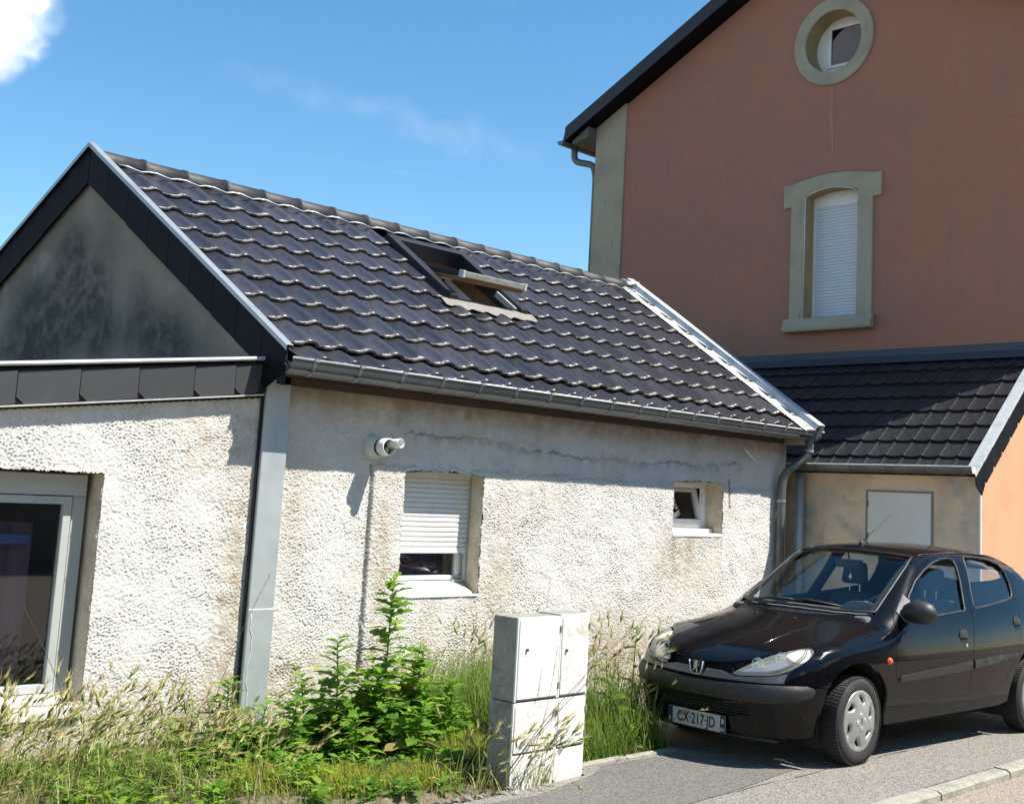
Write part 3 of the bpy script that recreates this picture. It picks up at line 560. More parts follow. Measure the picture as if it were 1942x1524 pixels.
# --- flue terminal
VX, VZ = 5.60, 1.985; fl = MB(); ax = (0, -1, .02)
fl.lathe([(.001, -.01), (.092, -.01), (.094, 0), (.090, .03), (.078, .075), (.064, .10), (.06, .10)], (VX, Y0, VZ), ax, 28); flue = fl.build('flue', mat('aged_white_plastic', (.62, .62, .56), .5, var=((9, (.48, .49, .42), .45, .7, 4),)), house, smooth=True)
fl = MB(); fl.lathe([(.058, .09), (.062, .10), (.062, .122), (.058, .13)], (VX, Y0, VZ), ax, 24); fl.build('gasket', M_black, flue, smooth=True)
fl = MB(); fl.lathe([(.05, .12), (.064, .125), (.066, .15), (.064, .205), (.058, .21), (.05, .20)], (VX, Y0, VZ), ax, 28); fl.build('terminal', M_pvc, flue, smooth=True)
fl = MB(); fl.lathe([(.026, .16), (.036, .165), (.036, .275), (.033, .278), (.030, .27), (.028, .18)], (VX+.018, Y0, VZ+.014), (0.12, -1, .08), 20); fl.build('nozzle', M_pvc, flue, smooth=True)
fl = MB(); fl.lathe([(.001, .207), (.024, .208), (.024, .2)], (VX-.014, Y0, VZ-.026), ax, 16); fl.build('inlet', mat('dark_olive', (.06, .06, .04), .8), flue)
# --- loose cable end in its sleeve
m = MB(); m.tube([(10.29, Y0-.03, 2.275), (10.38, Y0-.06, 2.20), (10.475, Y0-.075, 2.125)], .011, 8); cb = m.build('cable_sleeve', M_pvc, house, smooth=True)
m = MB(); m.tube([(10.475, Y0-.075, 2.125), (10.50, Y0-.08, 2.09), (10.47, Y0-.075, 2.06), (10.485, Y0-.07, 2.03), (10.45, Y0-.07, 2.01), (10.46, Y0-.07, 1.985)], .004, 5); m.tube([(10.44, Y0-.07, 2.15), (10.36, Y0-.08, 2.155), (10.30, Y0-.085, 2.185)], .003, 4); m.build('wires', M_pvcg, cb, smooth=True)
# --- skylight
M_cover = mat('skylight_cover', (.030, .030, .034), .4, .3); M_pine = mat('pine', (.24, .13, .05), .55, var=((4, (.18, .085, .03), .4, .7, 4, (1, 6, 6)),)); M_lin = mat('white_lining', (.75, .75, .74), .8)
sx0, sx1, sy0, sy1 = SKY
fr = MB()
def rbox(mb, x0, x1, y0, y1, h0, h1): return mb.hexa([onroof(x0, y0, h0), onroof(x1, y0, h0), onroof(x1, y1, h0), onroof(x0, y1, h0), onroof(x0, y0, h1), onroof(x1, y0, h1), onroof(x1, y1, h1), onroof(x0, y1, h1)])
rbox(fr, sx0-.06, sx0+.035, sy0-.03, sy1+.05, -.05, .115); rbox(fr, sx1-.035, sx1+.06, sy0-.03, sy1+.05, -.05, .105); rbox(fr, sx0+.035, sx1-.035, sy1-.03, sy1+.05, -.05, .113); rbox(fr, sx0+.035, sx1-.035, sy0-.03, sy0+.03, -.05, .06)
skl = fr.build('skylight', M_cover, house, bevel=.006)
ln = MB(); ln.add([onroof(sx0, sy0, -.03), onroof(sx1, sy0, -.03), onroof(sx1, sy1, -.03), onroof(sx0, sy1, -.03), onroof(sx0, sy0-.1, -.5), onroof(sx1, sy0-.1, -.5), onroof(sx1, sy1+.05, -.5), onroof(sx0, sy1+.05, -.5)], [(0, 1, 5, 4), (3, 0, 4, 7)]); ln.build('lining', M_lin, skl, fix=False)
MB().add([onroof(sx1-.003, sy0-.1, -.2), onroof(sx1-.003, sy1+.05, -.2), onroof(sx1-.003, sy1+.05, -.75), onroof(sx1-.003, sy0-.1, -.75)], [(0, 1, 2, 3)]).build('plaster', M_lin, skl, fix=False)
MB().add([onroof(sx1-.002, sy0, -.03), onroof(sx1-.002, sy1, -.03), onroof(sx1-.002, sy1+.05, -.2), onroof(sx1-.002, sy0-.1, -.2), onroof(sx0, sy1, -.03), onroof(sx0, sy1+.05, -.2)], [(0, 1, 2, 3), (1, 4, 5, 2)]).build('lining_board', M_pine, skl, fix=False)
MB().add([onroof(sx0, sy0-.1, -.75), onroof(sx1, sy0-.1, -.75), onroof(sx1, sy1+.05, -.75), onroof(sx0, sy1+.05, -.75)], [(0, 1, 2, 3)]).build('room', mat('attic_room', (.30, .29, .27), .9), skl, fix=False)
# sash turning about its middle: lower edge swung out
ym = (sy0+sy1)/2; piv = onroof(0, ym, .09); half = (ym-sy0)/math.cos(TH); aop = R(22)
sd = Vector((0, math.cos(TH-aop), math.sin(TH-aop))); sn = Vector((0, -math.sin(TH-aop), math.cos(TH-aop)))
def sbox(mb, x0, x1, a0, a1, h0, h1):
    P = lambda x, a, h: Vector((x, piv.y, piv.z))+sd*a+sn*h
    return mb.hexa([P(x0, a0, h0), P(x1, a0, h0), P(x1, a1, h0), P(x0, a1, h0), P(x0, a0, h1), P(x1, a0, h1), P(x1, a1, h1), P(x0, a1, h1)])
sm = MB(); sbox(sm, sx0+.045, sx0+.11, -half, half-.06, -.025, .02); sbox(sm, sx1-.11, sx1-.045, -half, half-.06, -.025, .02); sbox(sm, sx0+.11, sx1-.11, -half, -half+.075, -.025, .02); sbox(sm, sx0+.11, sx1-.11, half-.13, half-.06, -.025, .02); sash = sm.build('sash', M_cover, skl, bevel=.004)
sm = MB(); sbox(sm, sx0+.05, sx0+.105, -half+.01, half-.07, -.065, -.027); sbox(sm, sx1-.105, sx1-.05, -half+.01, half-.07, -.065, -.027); sbox(sm, sx0+.105, sx1-.105, -half+.01, -half+.07, -.065, -.027); sbox(sm, sx0+.105, sx1-.105, half-.13, half-.07, -.065, -.027); sm.build('wood_sash', M_pine, skl)
sm = MB(); sbox(sm, sx0+.11, sx1-.11, -half+.07, half-.13, -.006, 0); sm.build('pane', M_pane, skl)
sm = MB(); sbox(sm, sx0+.02, sx1-.10, -half-.040, -half+.012, -.030, .026); aw = sm.build('awning_box', mat('weathered_aluminium', (.33, .33, .30), .55, .4, var=((14, (.20, .19, .15), .45, .7, 5),)), skl, bevel=.006)
for xx in (sx0-.005, sx1-.102):
    sm = MB(); sbox(sm, xx, xx+.03, -half-.046, -half+.018, -.036, .032); sm.build('end_cap', M_zincl, skl, bevel=.004)
sm = MB(); rbox(sm, sx1-.06, sx1-.03, sy0+.02, sy0+.30, .02, .075); sm.build('stay', M_zincl, skl)
# pale mortar-grey apron below the skylight, dressed over the tiles
ap = MB(); nxa, nya = 40, 7
for r_ in range(nya):
    for c_ in range(nxa):
        x = sx0-.15+(sx1-sx0+.27)*c_/(nxa-1); u = (x-xcol(0, 8.2))/((xcol(NC, 8.2)-xcol(0, 8.2))/NC); y = sy0-.025-(.115+.02*math.sin(c_*1.05))*r_/(nya-1)*(1 if 3 < c_ < nxa-4 else .8)
        ap.v.append(tuple(onroof(x, y, .066+.30*tprof(u % 1.0)*(.3+.7*r_/(nya-1))-.014*r_/(nya-1))))
ap.f = [(r_*nxa+c_, r_*nxa+c_+1, (r_+1)*nxa+c_+1, (r_+1)*nxa+c_) for r_ in range(nya-1) for c_ in range(nxa-1)]
ap.build('apron', mat('apron_grey', (.20, .185, .165), .85, var=((20, (.25, .23, .20), .45, .7, 4),), bump=((30, .004, 3),)), skl, smooth=True)

# ================================================================== flat-roofed extension on the left
ext = thing('house_extension', (3.6, Y0, 0), 'white roughcast extension with slate fascia and large window, left of zinc casing', 'house')
LW = (1.6, 3.555, .33, 1.69, 0)
def ex_l(X, Z, w): return 0*X
def st_l(X, Z, w): return np.clip(.5*g2(X, 4.52, .09)*(1+.6*w)*g2(Z, .9, .7)+.45*g2(Z, .15, .2)*(1+.5*w)+.25*g2(X, 4.2, .2)*g2(Z, 1.9, .2)*(1+.7*w), 0, .7)
ztl = lambda x: 2.03+(x-2.86)*.1335
crepi_wall('wall', 2.30, 4.64, -.08, ztl, (LW,), ext, 31, stainf=st_l)
MB().add([(1.0, Y0-.001, -.08), (2.32, Y0-.001, -.08), (2.32, Y0-.001, 1.96), (1.0, Y0-.001, 1.8)], [(0, 1, 2, 3)]).build('wall', M_crepi, ext) if False else None
fz = lambda x: 2.298+(x-2.86)*.1350
fb = lambda x: 2.047+(x-2.86)*.1342
m = MB(); m.hexa([(1.0, Y0-.05, fb(1.0)+.02), (4.615, Y0-.05, fb(4.615)+.02), (4.615, Y0+.05, fb(4.615)+.02), (1.0, Y0+.05, fb(1.0)+.02), (1.0, Y0-.05, fz(1.0)-.03), (4.615, Y0-.05, fz(4.615)-.03), (4.615, Y0+.05, fz(4.615)-.03), (1.0, Y0+.05, fz(1.0)-.03)]); fascia = m.build('fascia', M_black, ext)
xs_ = [1.8, 2.19, 2.57, 2.946, 3.321, 3.694, 4.075, 4.373, 4.60]
for a, b in zip(xs_[:-1], xs_[1:]):
    last = b > 4.5; g_ = .004
    pts = [(a+g_, Y0-.058, fz(a)-.045), (b-g_ if not last else 4.585, Y0-.066, fz(b)-.045), (b-g_ if not last else 4.545, Y0-.066, fb(b)+.012), (a+.055, Y0-.060, fb(a)+.016), (a+g_, Y0-.058, fb(a)+.055)]
    MB().prism(pts, (0, .007, 0)).build('slate', mat('fascia_slate', (.046, .046, .048), .5, rnd=.12, var=((5, (.055, .055, .056), .45, .7, 4),)) if a < 1.9 else bpy.data.materials['fascia_slate'], fascia)
m = MB(); m.tube([(1.0, Y0-.075, fz(1.0)), (4.60, Y0-.075, fz(4.60))], .014, 8); m.hexa([(1.0, Y0-.07, fz(1.0)-.008), (4.6, Y0-.07, fz(4.6)-.008), (4.6, Y0+.3, fz(4.6)-.008), (1.0, Y0+.3, fz(1.0)-.008), (1.0, Y0-.07, fz(1.0)+.008), (4.6, Y0-.07, fz(4.6)+.008), (4.6, Y0+.3, fz(4.6)+.008), (1.0, Y0+.3, fz(1.0)+.008)]); m.build('roof_edge', M_zincl, ext, smooth=False)
m = MB(); m.hexa([(1.0, Y0-.07, fb(1.0)-.004), (4.6, Y0-.07, fb(4.6)-.004), (4.6, Y0-.002, fb(4.6)-.004), (1.0, Y0-.002, fb(1.0)-.004), (1.0, Y0-.07, fb(1.0)+.006), (4.6, Y0-.07, fb(4.6)+.006), (4.6, Y0-.002, fb(4.6)+.006), (1.0, Y0-.002, fb(1.0)+.006)]); m.build('drip_trim', M_zincl, ext)
m = MB(); m.hexa([(1.0, Y0+.3, fz(1)-.03), (4.62, Y0+.3, fz(4.62)-.03), (4.15, 11.6, fz(4.1)-.03), (.6, 11.6, fz(.6)-.03), (1.0, Y0+.3, fz(1)), (4.62, Y0+.3, fz(4.62)), (4.15, 11.6, fz(4.1)), (.6, 11.6, fz(.6))]); m.build('flat_roof', mat('roof_felt', (.05, .05, .05), .9), ext)
reveal((LW[0], LW[1], LW[2]-.03, LW[3], 0), .30, ext, name='window_reveal')
lw = MB().box(LW[0], LW[1]-.001, Y0-.03, Y0+.15, LW[2]-.09, LW[2]-.02).build('window', M_sill, ext, bevel=.004)
MB().box(LW[0], LW[1]-.10, Y0+.06, Y0+.15, LW[2]-.018, LW[2]+.035).build('sill', M_pvc, lw, bevel=.003)
frame(LW[0], LW[1]-.022, LW[2]+.0, LW[3]-.005, Y0+.15, .085, .07, 'frame', M_pvcg, lw); frame(LW[0]+.09, LW[1]-.115, LW[2]+.04, LW[3]-.145, Y0+.135, .05, .05, 'sash', M_pvcg, lw)
MB().box(LW[0]+.01, LW[1]-.04, Y0+.12, Y0+.2, LW[3]-.14, LW[3]-.012).build('shutter_box', M_pvcg, lw, bevel=.003)
MB().box(LW[0]+.09, LW[1]-.12, Y0+.165, Y0+.171, LW[2]+.085, LW[3]-.18).build('pane', M_pane, lw)
m = MB(); m.sweep([(i*.03, .03*math.sin(i*.8)+.02*math.sin(i*2.1)) for i in range(62)], (LW[0]-.1, Y0+.42, .30), (LW[0]-.1, Y0+.42, 1.37), (1, 0, 0), (0, 1, 0)); m.build('curtain', M_curt, lw, smooth=True)
MB().box(2.6, 3.30, Y0+.36, Y0+.375, 1.24, 1.30).build('blue_cushion', mat('blue_cloth', (.06, .10, .32), .8), lw)
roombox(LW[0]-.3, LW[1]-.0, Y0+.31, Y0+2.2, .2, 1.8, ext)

# ================================================================== lean-to between the houses
XA, XB = 11.40, 12.90; YA = 5.29
lean = thing('lean_to', (12.1, YA, 0), 'low lean-to with black tiled roof and metal hatch, behind the black car', 'annex')
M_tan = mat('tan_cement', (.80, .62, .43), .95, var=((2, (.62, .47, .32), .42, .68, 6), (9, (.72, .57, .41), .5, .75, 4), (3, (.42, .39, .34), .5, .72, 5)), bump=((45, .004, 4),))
M_peach = mat('peach_render', (.62, .34, .19), .9, var=((2, (.57, .30, .165), .45, .7, 4),), bump=((150, .0012, 3),))
hatch = (5.80, 6.515, 1.30, 1.90)
V2, T2 = cdt([(YA, -.1), (7.9, -.1), (7.9, 2.12), (YA, 2.12)], [[(hatch[0], hatch[2]), (hatch[1], hatch[2]), (hatch[1], hatch[3]), (hatch[0], hatch[3])]])
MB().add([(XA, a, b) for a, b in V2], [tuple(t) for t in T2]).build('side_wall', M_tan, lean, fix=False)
PT = .8396; az_ = lambda x: 2.16+(x-11.30)*PT
MB().add([(XA+.001, YA, -.1), (XB, YA, -.1), (XB, YA, az_(XB)-.08), (XA+.001, YA, 2.14)], [(0, 1, 2, 3)]).build('front_wall', M_peach, lean, fix=False)
MB().box(XA-.012, XA+.008, YA-.012, YA+.006, -.1, 2.08).build('corner_bead', M_pvc, lean)
h = MB().box(XA-.004, XA+.03, hatch[0], hatch[1], hatch[2], hatch[3]).build('hatch', mat('pale_grey_metal', (.80, .78, .69), .6, var=((1.5, (.74, .72, .63), .4, .7, 3),)), lean)
m = MB(); w_ = .016
for a, b, c, d in ((hatch[0]-.02, hatch[0], hatch[2], hatch[3]+.02), (hatch[1], hatch[1]+.02, hatch[2], hatch[3]+.02), (hatch[0], hatch[1], hatch[3], hatch[3]+.02)): m.box(XA-.012, XA+.01, a, b, c, d)
m.build('hatch_frame', mat('grey_frame', (.22, .22, .20), .6), lean)
for z in (1.78, 1.45): MB().box(XA-.012, XA+.0, hatch[1]-.01, hatch[1]+.004, z-.03, z+.03).build('hinge', M_zincd, h)
m = MB(); m.add([(XA-.14, YA-.02, az_(XA-.14)-.05), (XA-.14, 8.6, az_(XA-.14)-.05), (XB, 9.2, az_(XB)-.05), (XB, YA-.02, az_(XB)-.05)], [(0, 1, 2, 3)]); lroof = m.build('roof', M_black, lean, fix=False)
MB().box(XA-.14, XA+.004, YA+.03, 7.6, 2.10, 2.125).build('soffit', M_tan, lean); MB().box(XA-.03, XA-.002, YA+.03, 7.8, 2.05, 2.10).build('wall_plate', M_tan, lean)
M_tile2 = mat('black_interlocking_tile', (.020, .020, .022), .38, 0, .5, rnd=.2, coord='obj', var=((14, (.03, .03, .03), .45, .7, 4),), bump=((40, .0008, 3),))
PA = math.atan(PT); cpa, spa = math.cos(PA), math.sin(PA); L2, W2t, G2 = .32, .200, .2125
m = MB(); us = [0, .018, .03, .06, .10, .14, .17, .186, .19, .2, .206]
hh = lambda u: (.017 if u < .02 else .006+.006*((u-.1)/.1)**2) if u < .188 else .019
vs = []
for s, lf in ((0, .022), (L2, -.004)):
    for u in us: vs.append((-u, s-(.012*math.sin(math.pi*u/.2) if s == 0 else 0), hh(u)+lf))
n_ = len(us); fs = [(i+1, i, n_+i, n_+i+1) for i in range(n_-1)]; b_ = len(vs)
for u in us: vs.append((-u, .002-.012*math.sin(math.pi*u/.2), hh(u)-.006))
fs += [(i, i+1, b_+i+1, b_+i) for i in range(n_-1)]
m.add(vs, fs); t2 = m.mesh('tile'); t2.materials.append(M_tile2)
roll = MB(); nyt = int((8.9-YA)/W2t)
rotm = Matrix(((0, cpa, -spa), (-1, 0, 0), (0, spa, cpa)))   # local x -> -Y, y -> up the slope, z -> normal
for i in range(8):
    x = 11.235+G2*i*.975
    for j in range(nyt):
        y = YA+.045+j*W2t
        if y > 8.6+.1*i: continue
        me = t2; o = link('tile', me, lroof, None); o.location = Vector((x, y, az_(x)-.02+random.uniform(-.001, .002)))-org(lroof); o.rotation_euler = rotm.to_euler()
# gutter, verge and flashing of the lean-to
m = MB(); GA = .07; arcA = [(-GA*math.cos(a), -GA*math.sin(a)) for a in np.linspace(0, math.pi, 11)]
m.sweep(arcA, (XA-.185, YA-.03, 2.165), (XA-.185, 7.4, 2.165), (1, 0, 0), (0, 0, 1)); ga = m.build('gutter', M_zincd, lean, smooth=True)
m = MB(); m.tube([(XA-.185-GA, YA-.03, 2.168), (XA-.185-GA, 7.4, 2.168)], .009, 6); m.build('bead', M_zincl, ga); m = MB(); m.add([(XA-.185+a, YA-.028, 2.165+b) for a, b in arcA], [tuple(range(11))]); m.build('end_cap', M_zincl, ga, fix=False)
for i in range(5): 
    m = MB(); m.sweep([(a*1.03, b*1.03) for a, b in arcA], (XA-.185, 5.75+.42*i, 2.165), (XA-.185, 5.757+.42*i, 2.165), (1, 0, 0), (0, 0, 1)); m.build('seam', M_black, ga)
m = MB(); m.sweep([(-.02, -.02), (-.02, .035), (.09, .038), (.095, .01)], (XA-.20, YA-.03, az_(XA-.20)), (XB+.02, YA-.03, az_(XB+.02)), (0, 1, 0), (-spa, 0, cpa)); m.build('verge_capping', M_zincl, lroof)
xs_ = [11.20+.19*i for i in range(10)]
for a, b in zip(xs_[:-1], xs_[1:]):
    ya = YA-.05; d = .24
    pts = [(a+.003, ya, az_(a)-.005), (b-.003, ya-.007, az_(b)-.005), (b-.003, ya-.007, az_(b)-d), (a+.05, ya, az_(a)-d+.03), (a+.003, ya, az_(a)-d+.08)]
    if a < 11.21: pts[3] = (a+.14, ya, az_(a)-.18); pts[4] = (a+.01, ya, az_(a)-.09)
    MB().prism(pts, (0, .008, 0)).build('slate', bpy.data.materials['fibre_slate'], lroof)
MB().add([(11.24, YA-.038, az_(11.24)-.10), (XB, YA-.038, az_(XB)-.22), (XB, YA-.038, az_(XB)-.01), (11.22, YA-.038, az_(11.22)-.01)], [(0, 1, 2, 3)]).build('verge_board', M_black, lroof, fix=False)
m = MB(); m.sweep([(-.13, -.075), (-.02, .02), (-.012, .10), (-.002, .105)], (XB, YA-.02, az_(XB)+.005), (XB, 9.4, az_(XB)+.005), (1, 0, 0), (0, 0, 1)); m.build('wall_flashing', mat('dark_flashing', (.07, .078, .085), .55, .3), lroof)
# second downpipe, in the corner against the lean-to
m = MB(); m.tube([(XA-.12, 7.27, 2.10), (XA-.12, 7.27, .0)], .045, 14); dq = m.build('downpipe', mat('pale_zinc_pipe', (.42, .47, .48), .5, .35), lean, smooth=True)
for z in (1.62, .95):
    m = MB(); m.tube([(XA-.12, 7.27, z-.014), (XA-.12, 7.27, z+.014)], .05, 14); m.build('collar', M_zinc, dq)

# ================================================================== tall terracotta house
big = thing('tall_house', (XB, 8.5, 0), 'tall terracotta house with round gable window and grey stone trim', 'house')
M_terra = mat('terracotta_render', (.39, .175, .112), .92, var=((.5, (.335, .17, .12), .40, .66, 5), (2.2, (.42, .175, .108), .5, .75, 4), (24, (.36, .155, .10), .5, .7, 4), (1.6, (.30, .165, .12), .58, .78, 5, (3, 3, .35))), bump=((90, .002, 4),))
M_trim = mat('grey_stone_trim', (.40, .35, .25), .9, var=((2.2, (.32, .285, .205), .42, .7, 5), (6, (.12, .11, .085), .62, .78, 5, (3, 3, .6))), bump=((60, .003, 4),))
YB0, YB1 = 4.98, 12.0; YP = 8.30; RK = .497
rk = lambda y: 7.16+(YB1-abs(y-YP)-YP)*RK
CY, CZ = 7.96, 7.62; circ = lambda r, n=40: [(CY+r*math.cos(2*math.pi*i/n), CZ+r*1.0*math.sin(2*math.pi*i/n)) for i in range(n)]
WB = (7.56, 8.315, 4.055, 5.62); warch = lambda e=0.: [(WB[0]-e, WB[2]-e), (WB[1]+e, WB[2]-e), (WB[1]+e, WB[3]+e)]+[(WB[1]+e-(WB[1]-WB[0]+2*e)*i/10, WB[3]+e+.075*math.sin(math.pi*i/10)) for i in range(1, 10)]+[(WB[0]-e, WB[3]+e)]
V2, T2 = cdt([(YB0, -.1), (YB1, -.1), (YB1, rk(YB1)), (YP, rk(YP)), (YB0, rk(YB0))], [circ(.42), warch()], d=.5)
MB().add([(XB, a, b) for a, b in V2], [tuple(t[::-1]) for t in T2]).build('gable_wall', M_terra, big, fix=False)
MB().box(XB+.02, 22, YB0, YB0+.02, -.1, rk(YB0)).build('front_wall', M_peach, big); MB().box(XB+.02, 22, YB1-.02, YB1, -.1, rk(YB1)).build('back_wall', M_terra, big); MB().box(21.98, 22, YB0, YB1, -.1, rk(YB0)).build('end_wall', M_terra, big)
MB().box(XB-.022, XB+.3, 11.43, YB1+.012, -.1, rk(11.45)+.02).build('corner_pier', M_trim, big, bevel=.006)
MB().box(XB-.022, XB+.3, YB0-.012, YB0+.30, -.1, rk(YB0)).build('corner_pier', M_trim, big, bevel=.006)
def ringpanel(outer, hole, x0, x1, name, mt, parent, bevel=.012):
    V, T = cdt(outer, [hole]); m = MB(); n = len(V); m.add([(x0, a, b) for a, b in V]+[(x1, a, b) for a, b in V], [tuple(t[::-1]) for t in T]+[tuple(i+n for i in t) for t in T])
    for lp in (outer, hole):
        b = len(m.v); k = len(lp); m.v += [(x0, a, c) for a, c in lp]+[(x1, a, c) for a, c in lp]; m.f += [(b+i, b+(i+1) % k, b+k+(i+1) % k, b+k+i) for i in range(k)]
    me = m.mesh(name, org(parent)); me.materials.append(mt); bm = bmesh.new(); bm.from_mesh(me); bmesh.ops.remove_doubles(bm, verts=bm.verts, dist=1e-4); bmesh.ops.recalc_face_normals(bm, faces=bm.faces); bm.to_mesh(me); bm.free(); o = link(name, me, parent)
    if bevel: q = o.modifiers.new('b', 'BEVEL'); q.width = bevel; q.segments = 2; q.limit_method = 'ANGLE'
    return o
def tunnel(loop, x0, x1, name, mt, parent):
    k = len(loop); m = MB(); m.add([(x0, a, b) for a, b in loop]+[(x1, a, b) for a, b in loop], [(i, (i+1) % k, k+(i+1) % k, k+i) for i in range(k)]); return m.build(name, mt, parent, fix=False, smooth=False)
M_ochre = mat('ochre_reveal', (.40, .30, .14), .9, var=((3, (.32, .24, .12), .4, .7, 4),))
rw = ringpanel(circ(.585, 48), circ(.405, 48), XB-.035, XB+.01, 'round_window', M_trim, big, .02)
tunnel(circ(.405, 48), XB, XB+.30, 'reveal', M_ochre, rw)
V2, T2 = cdt(circ(.44, 40), [[(7.60, 7.36), (8.19, 7.36), (8.19, 7.93), (7.60, 7.93)]]); MB().add([(XB+.25, a, b) for a, b in V2], [tuple(t[::-1]) for t in T2]).build('frame', M_pvc, rw, fix=False)
m = MB(); 
for a, b, c, d in ((7.60, 8.19, 7.36, 7.40), (7.60, 8.19, 7.88, 7.93), (7.60, 7.64, 7.40, 7.88), (8.14, 8.19, 7.40, 7.88)): m.box(XB+.225, XB+.27, a, b, c, d)
m.build('sash', M_pvc, rw, bevel=.004); MB().box(XB+.245, XB+.25, 7.64, 8.14, 7.40, 7.88).build('pane', glassy('sky_blue_glass', (.10, .14, .32), .02, 0), rw)  # pane tinted navy to stand in for the sky's reflection
MB().box(XB+.31, XB+.33, 7.3, 8.6, 7.0, 8.3).build('room', mat('sky_blue_backing', (.012, .016, .045), .6), rw)  # sheet behind the pane, the reflected sky's navy put into its colour
# arched window with closed shutter and stone surround
oa = [(8.52, 4.055), (8.52, 5.50), (8.635, 5.50), (8.635, 5.80)]+[(8.635-.10-(1.2)*i/10, 5.80+.075*math.sin(math.pi*i/10)) for i in range(0, 11)]+[(7.235, 5.80), (7.235, 5.50), (7.35, 5.50), (7.35, 4.055)]
hol = [(WB[0], 4.056), (WB[1], 4.056)]+warch()[2:]
V2, T2 = cdt(oa+[(WB[0], 4.055)]+warch()[:2:-1]+[warch()[2]]+[(WB[1], 4.055)]) if False else (None, None)
bw = ringpanel([(8.52, 3.90)]+oa[1:-1]+[(7.35, 3.90)], warch(), XB-.04, XB+.01, 'arched_window', M_trim, big, .012)
tunnel(warch(), XB, XB+.28, 'reveal', M_ochre, bw)
m = MB(); pr_ = [(.0, 0), (-.085, 0), (-.095, .02), (-.095, .075), (-.075, .10), (-.055, .165), (0, .18)]
m.sweep(pr_, (XB-.03, 7.31, 3.875), (XB-.03, 8.565, 3.875), (1, 0, 0), (0, 0, 1), True); m.build('sill', M_trim, bw, bevel=.008)
wz0, wz1 = 4.065, 5.60
fm = MB(); fm.box(XB+.17, XB+.24, WB[0]+.001, WB[0]+.04, wz0, 5.70); fm.box(XB+.17, XB+.24, WB[1]-.04, WB[1]-.001, wz0, 5.70); fm.box(XB+.17, XB+.24, WB[0]+.04, WB[1]-.04, 5.50, 5.69); fm.box(XB+.17, XB+.24, WB[0]+.04, WB[1]-.04, wz0, wz0+.03); fm.build('frame', M_pvc, bw, bevel=.004)
sl2 = MB(); sl2.sweep([(0, 0), (-.007, .008), (-.009, .02), (-.007, .032), (0, .039), (.006, .039), (.006, 0)], (0, 0, 0), (0, WB[1]-WB[0]-.084, 0), (1, 0, 0), (0, 0, 1), True); s2 = sl2.mesh('shutter_slat'); s2.materials.append(mat('bluish_pvc', (.66, .68, .72), .4))
for k in range(35): link('shutter_slat', s2, bw, (XB+.195, WB[0]+.042, wz0+.035+k*.0405))
m = MB(); m.tube([(XB-.046, WB[1]-.012, 4.06), (XB-.046, WB[1]-.012, 5.60)]+[(XB-.046, a, b-.008) for a, b in warch()[3:12]]+[(XB-.046, WB[0]+.01, 5.60)], .006, 5); m.build('edge_bead', M_pvc, bw, smooth=True)
MB().box(XB+.3, XB+.32, 7.4, 8.5, 3.9, 5.9).build('room', M_room, bw)
# dark run-off stain below the round window is part of the render
st_ = MB(); st_.add([(XB-.003, 7.93, 7.05), (XB-.003, 8.0, 7.05), (XB-.003, 7.99, 5.9), (XB-.003, 7.94, 5.9)], [(0, 1, 2, 3)])
M_stain = mat('runoff_stain', (.33, .17, .12), .95, var=((3, (.46, .21, .14), .45, .65, 5, (3, 9, .6)),)); st_.build('runoff_stain', M_stain, big, fix=False)
# roof
ro = MB(); ov = .28
for s in (1, -1):
    ls_ = YB1-YP+.42 if s == 1 else YP-YB0+.30; ye = YP+s*ls_; ze = rk(YP)-ls_*RK
    ro.hexa([(XB-ov, YP, rk(YP)+.02), (22.3, YP, rk(YP)+.02), (22.3, ye, ze+.02), (XB-ov, ye, ze+.02), (XB-ov, YP, rk(YP)+.24), (22.3, YP, rk(YP)+.24), (22.3, ye, ze+.24), (XB-ov, ye, ze+.24)])
broof = ro.build('roof', M_slate, big)
m = MB(); m.hexa([(XB-ov-.02, YP, rk(YP)+.02), (XB-ov-.002, YP, rk(YP)+.02), (XB-ov-.002, YB1+.44, 7.16-.44*RK+.02), (XB-ov-.02, YB1+.44, 7.16-.44*RK+.02), (XB-ov-.02, YP, rk(YP)+.23), (XB-ov-.002, YP, rk(YP)+.23), (XB-ov-.002, YB1+.38, 7.16-.38*RK+.23), (XB-ov-.02, YB1+.38, 7.16-.38*RK+.23)]); m.build('bargeboard', mat('black_board', (.014, .014, .018), .5), broof)
m = MB(); m.prism([(XB-.2, YB1+.01, 7.00), (XB-.2, YB1+.33, 6.93), (XB-.2, YB1+.33, 6.99), (XB-.2, YB1+.01, 7.16)], (.5, 0, 0)); m.build('eave_box', mat('grey_board', (.12, .12, .12), .7), broof)
m = MB(); m.sweep(arcA, (XB-.3, YB1+.48, 6.99), (22.3, YB1+.48, 6.99), (0, 1, 0), (0, 0, 1)); bg_ = m.build('gutter', M_zincd, big); m = MB(); m.add([(XB-.299, YB1+.48+a, 6.99+b) for a, b in arcA], [tuple(range(11))]); m.build('end_cap', M_zincd, bg_, fix=False)
m = MB(); m.tube(bend([(XB-.05, YB1+.42, 6.95), (XB-.05, YB1+.42, 6.72), (XB-.0, YB1+.06, 6.62), (XB+.06, YB1+.06, 6.45), (XB+.06, YB1+.06, 0)]), .05, 12); m.build('downpipe', M_zincd, big, smooth=True)

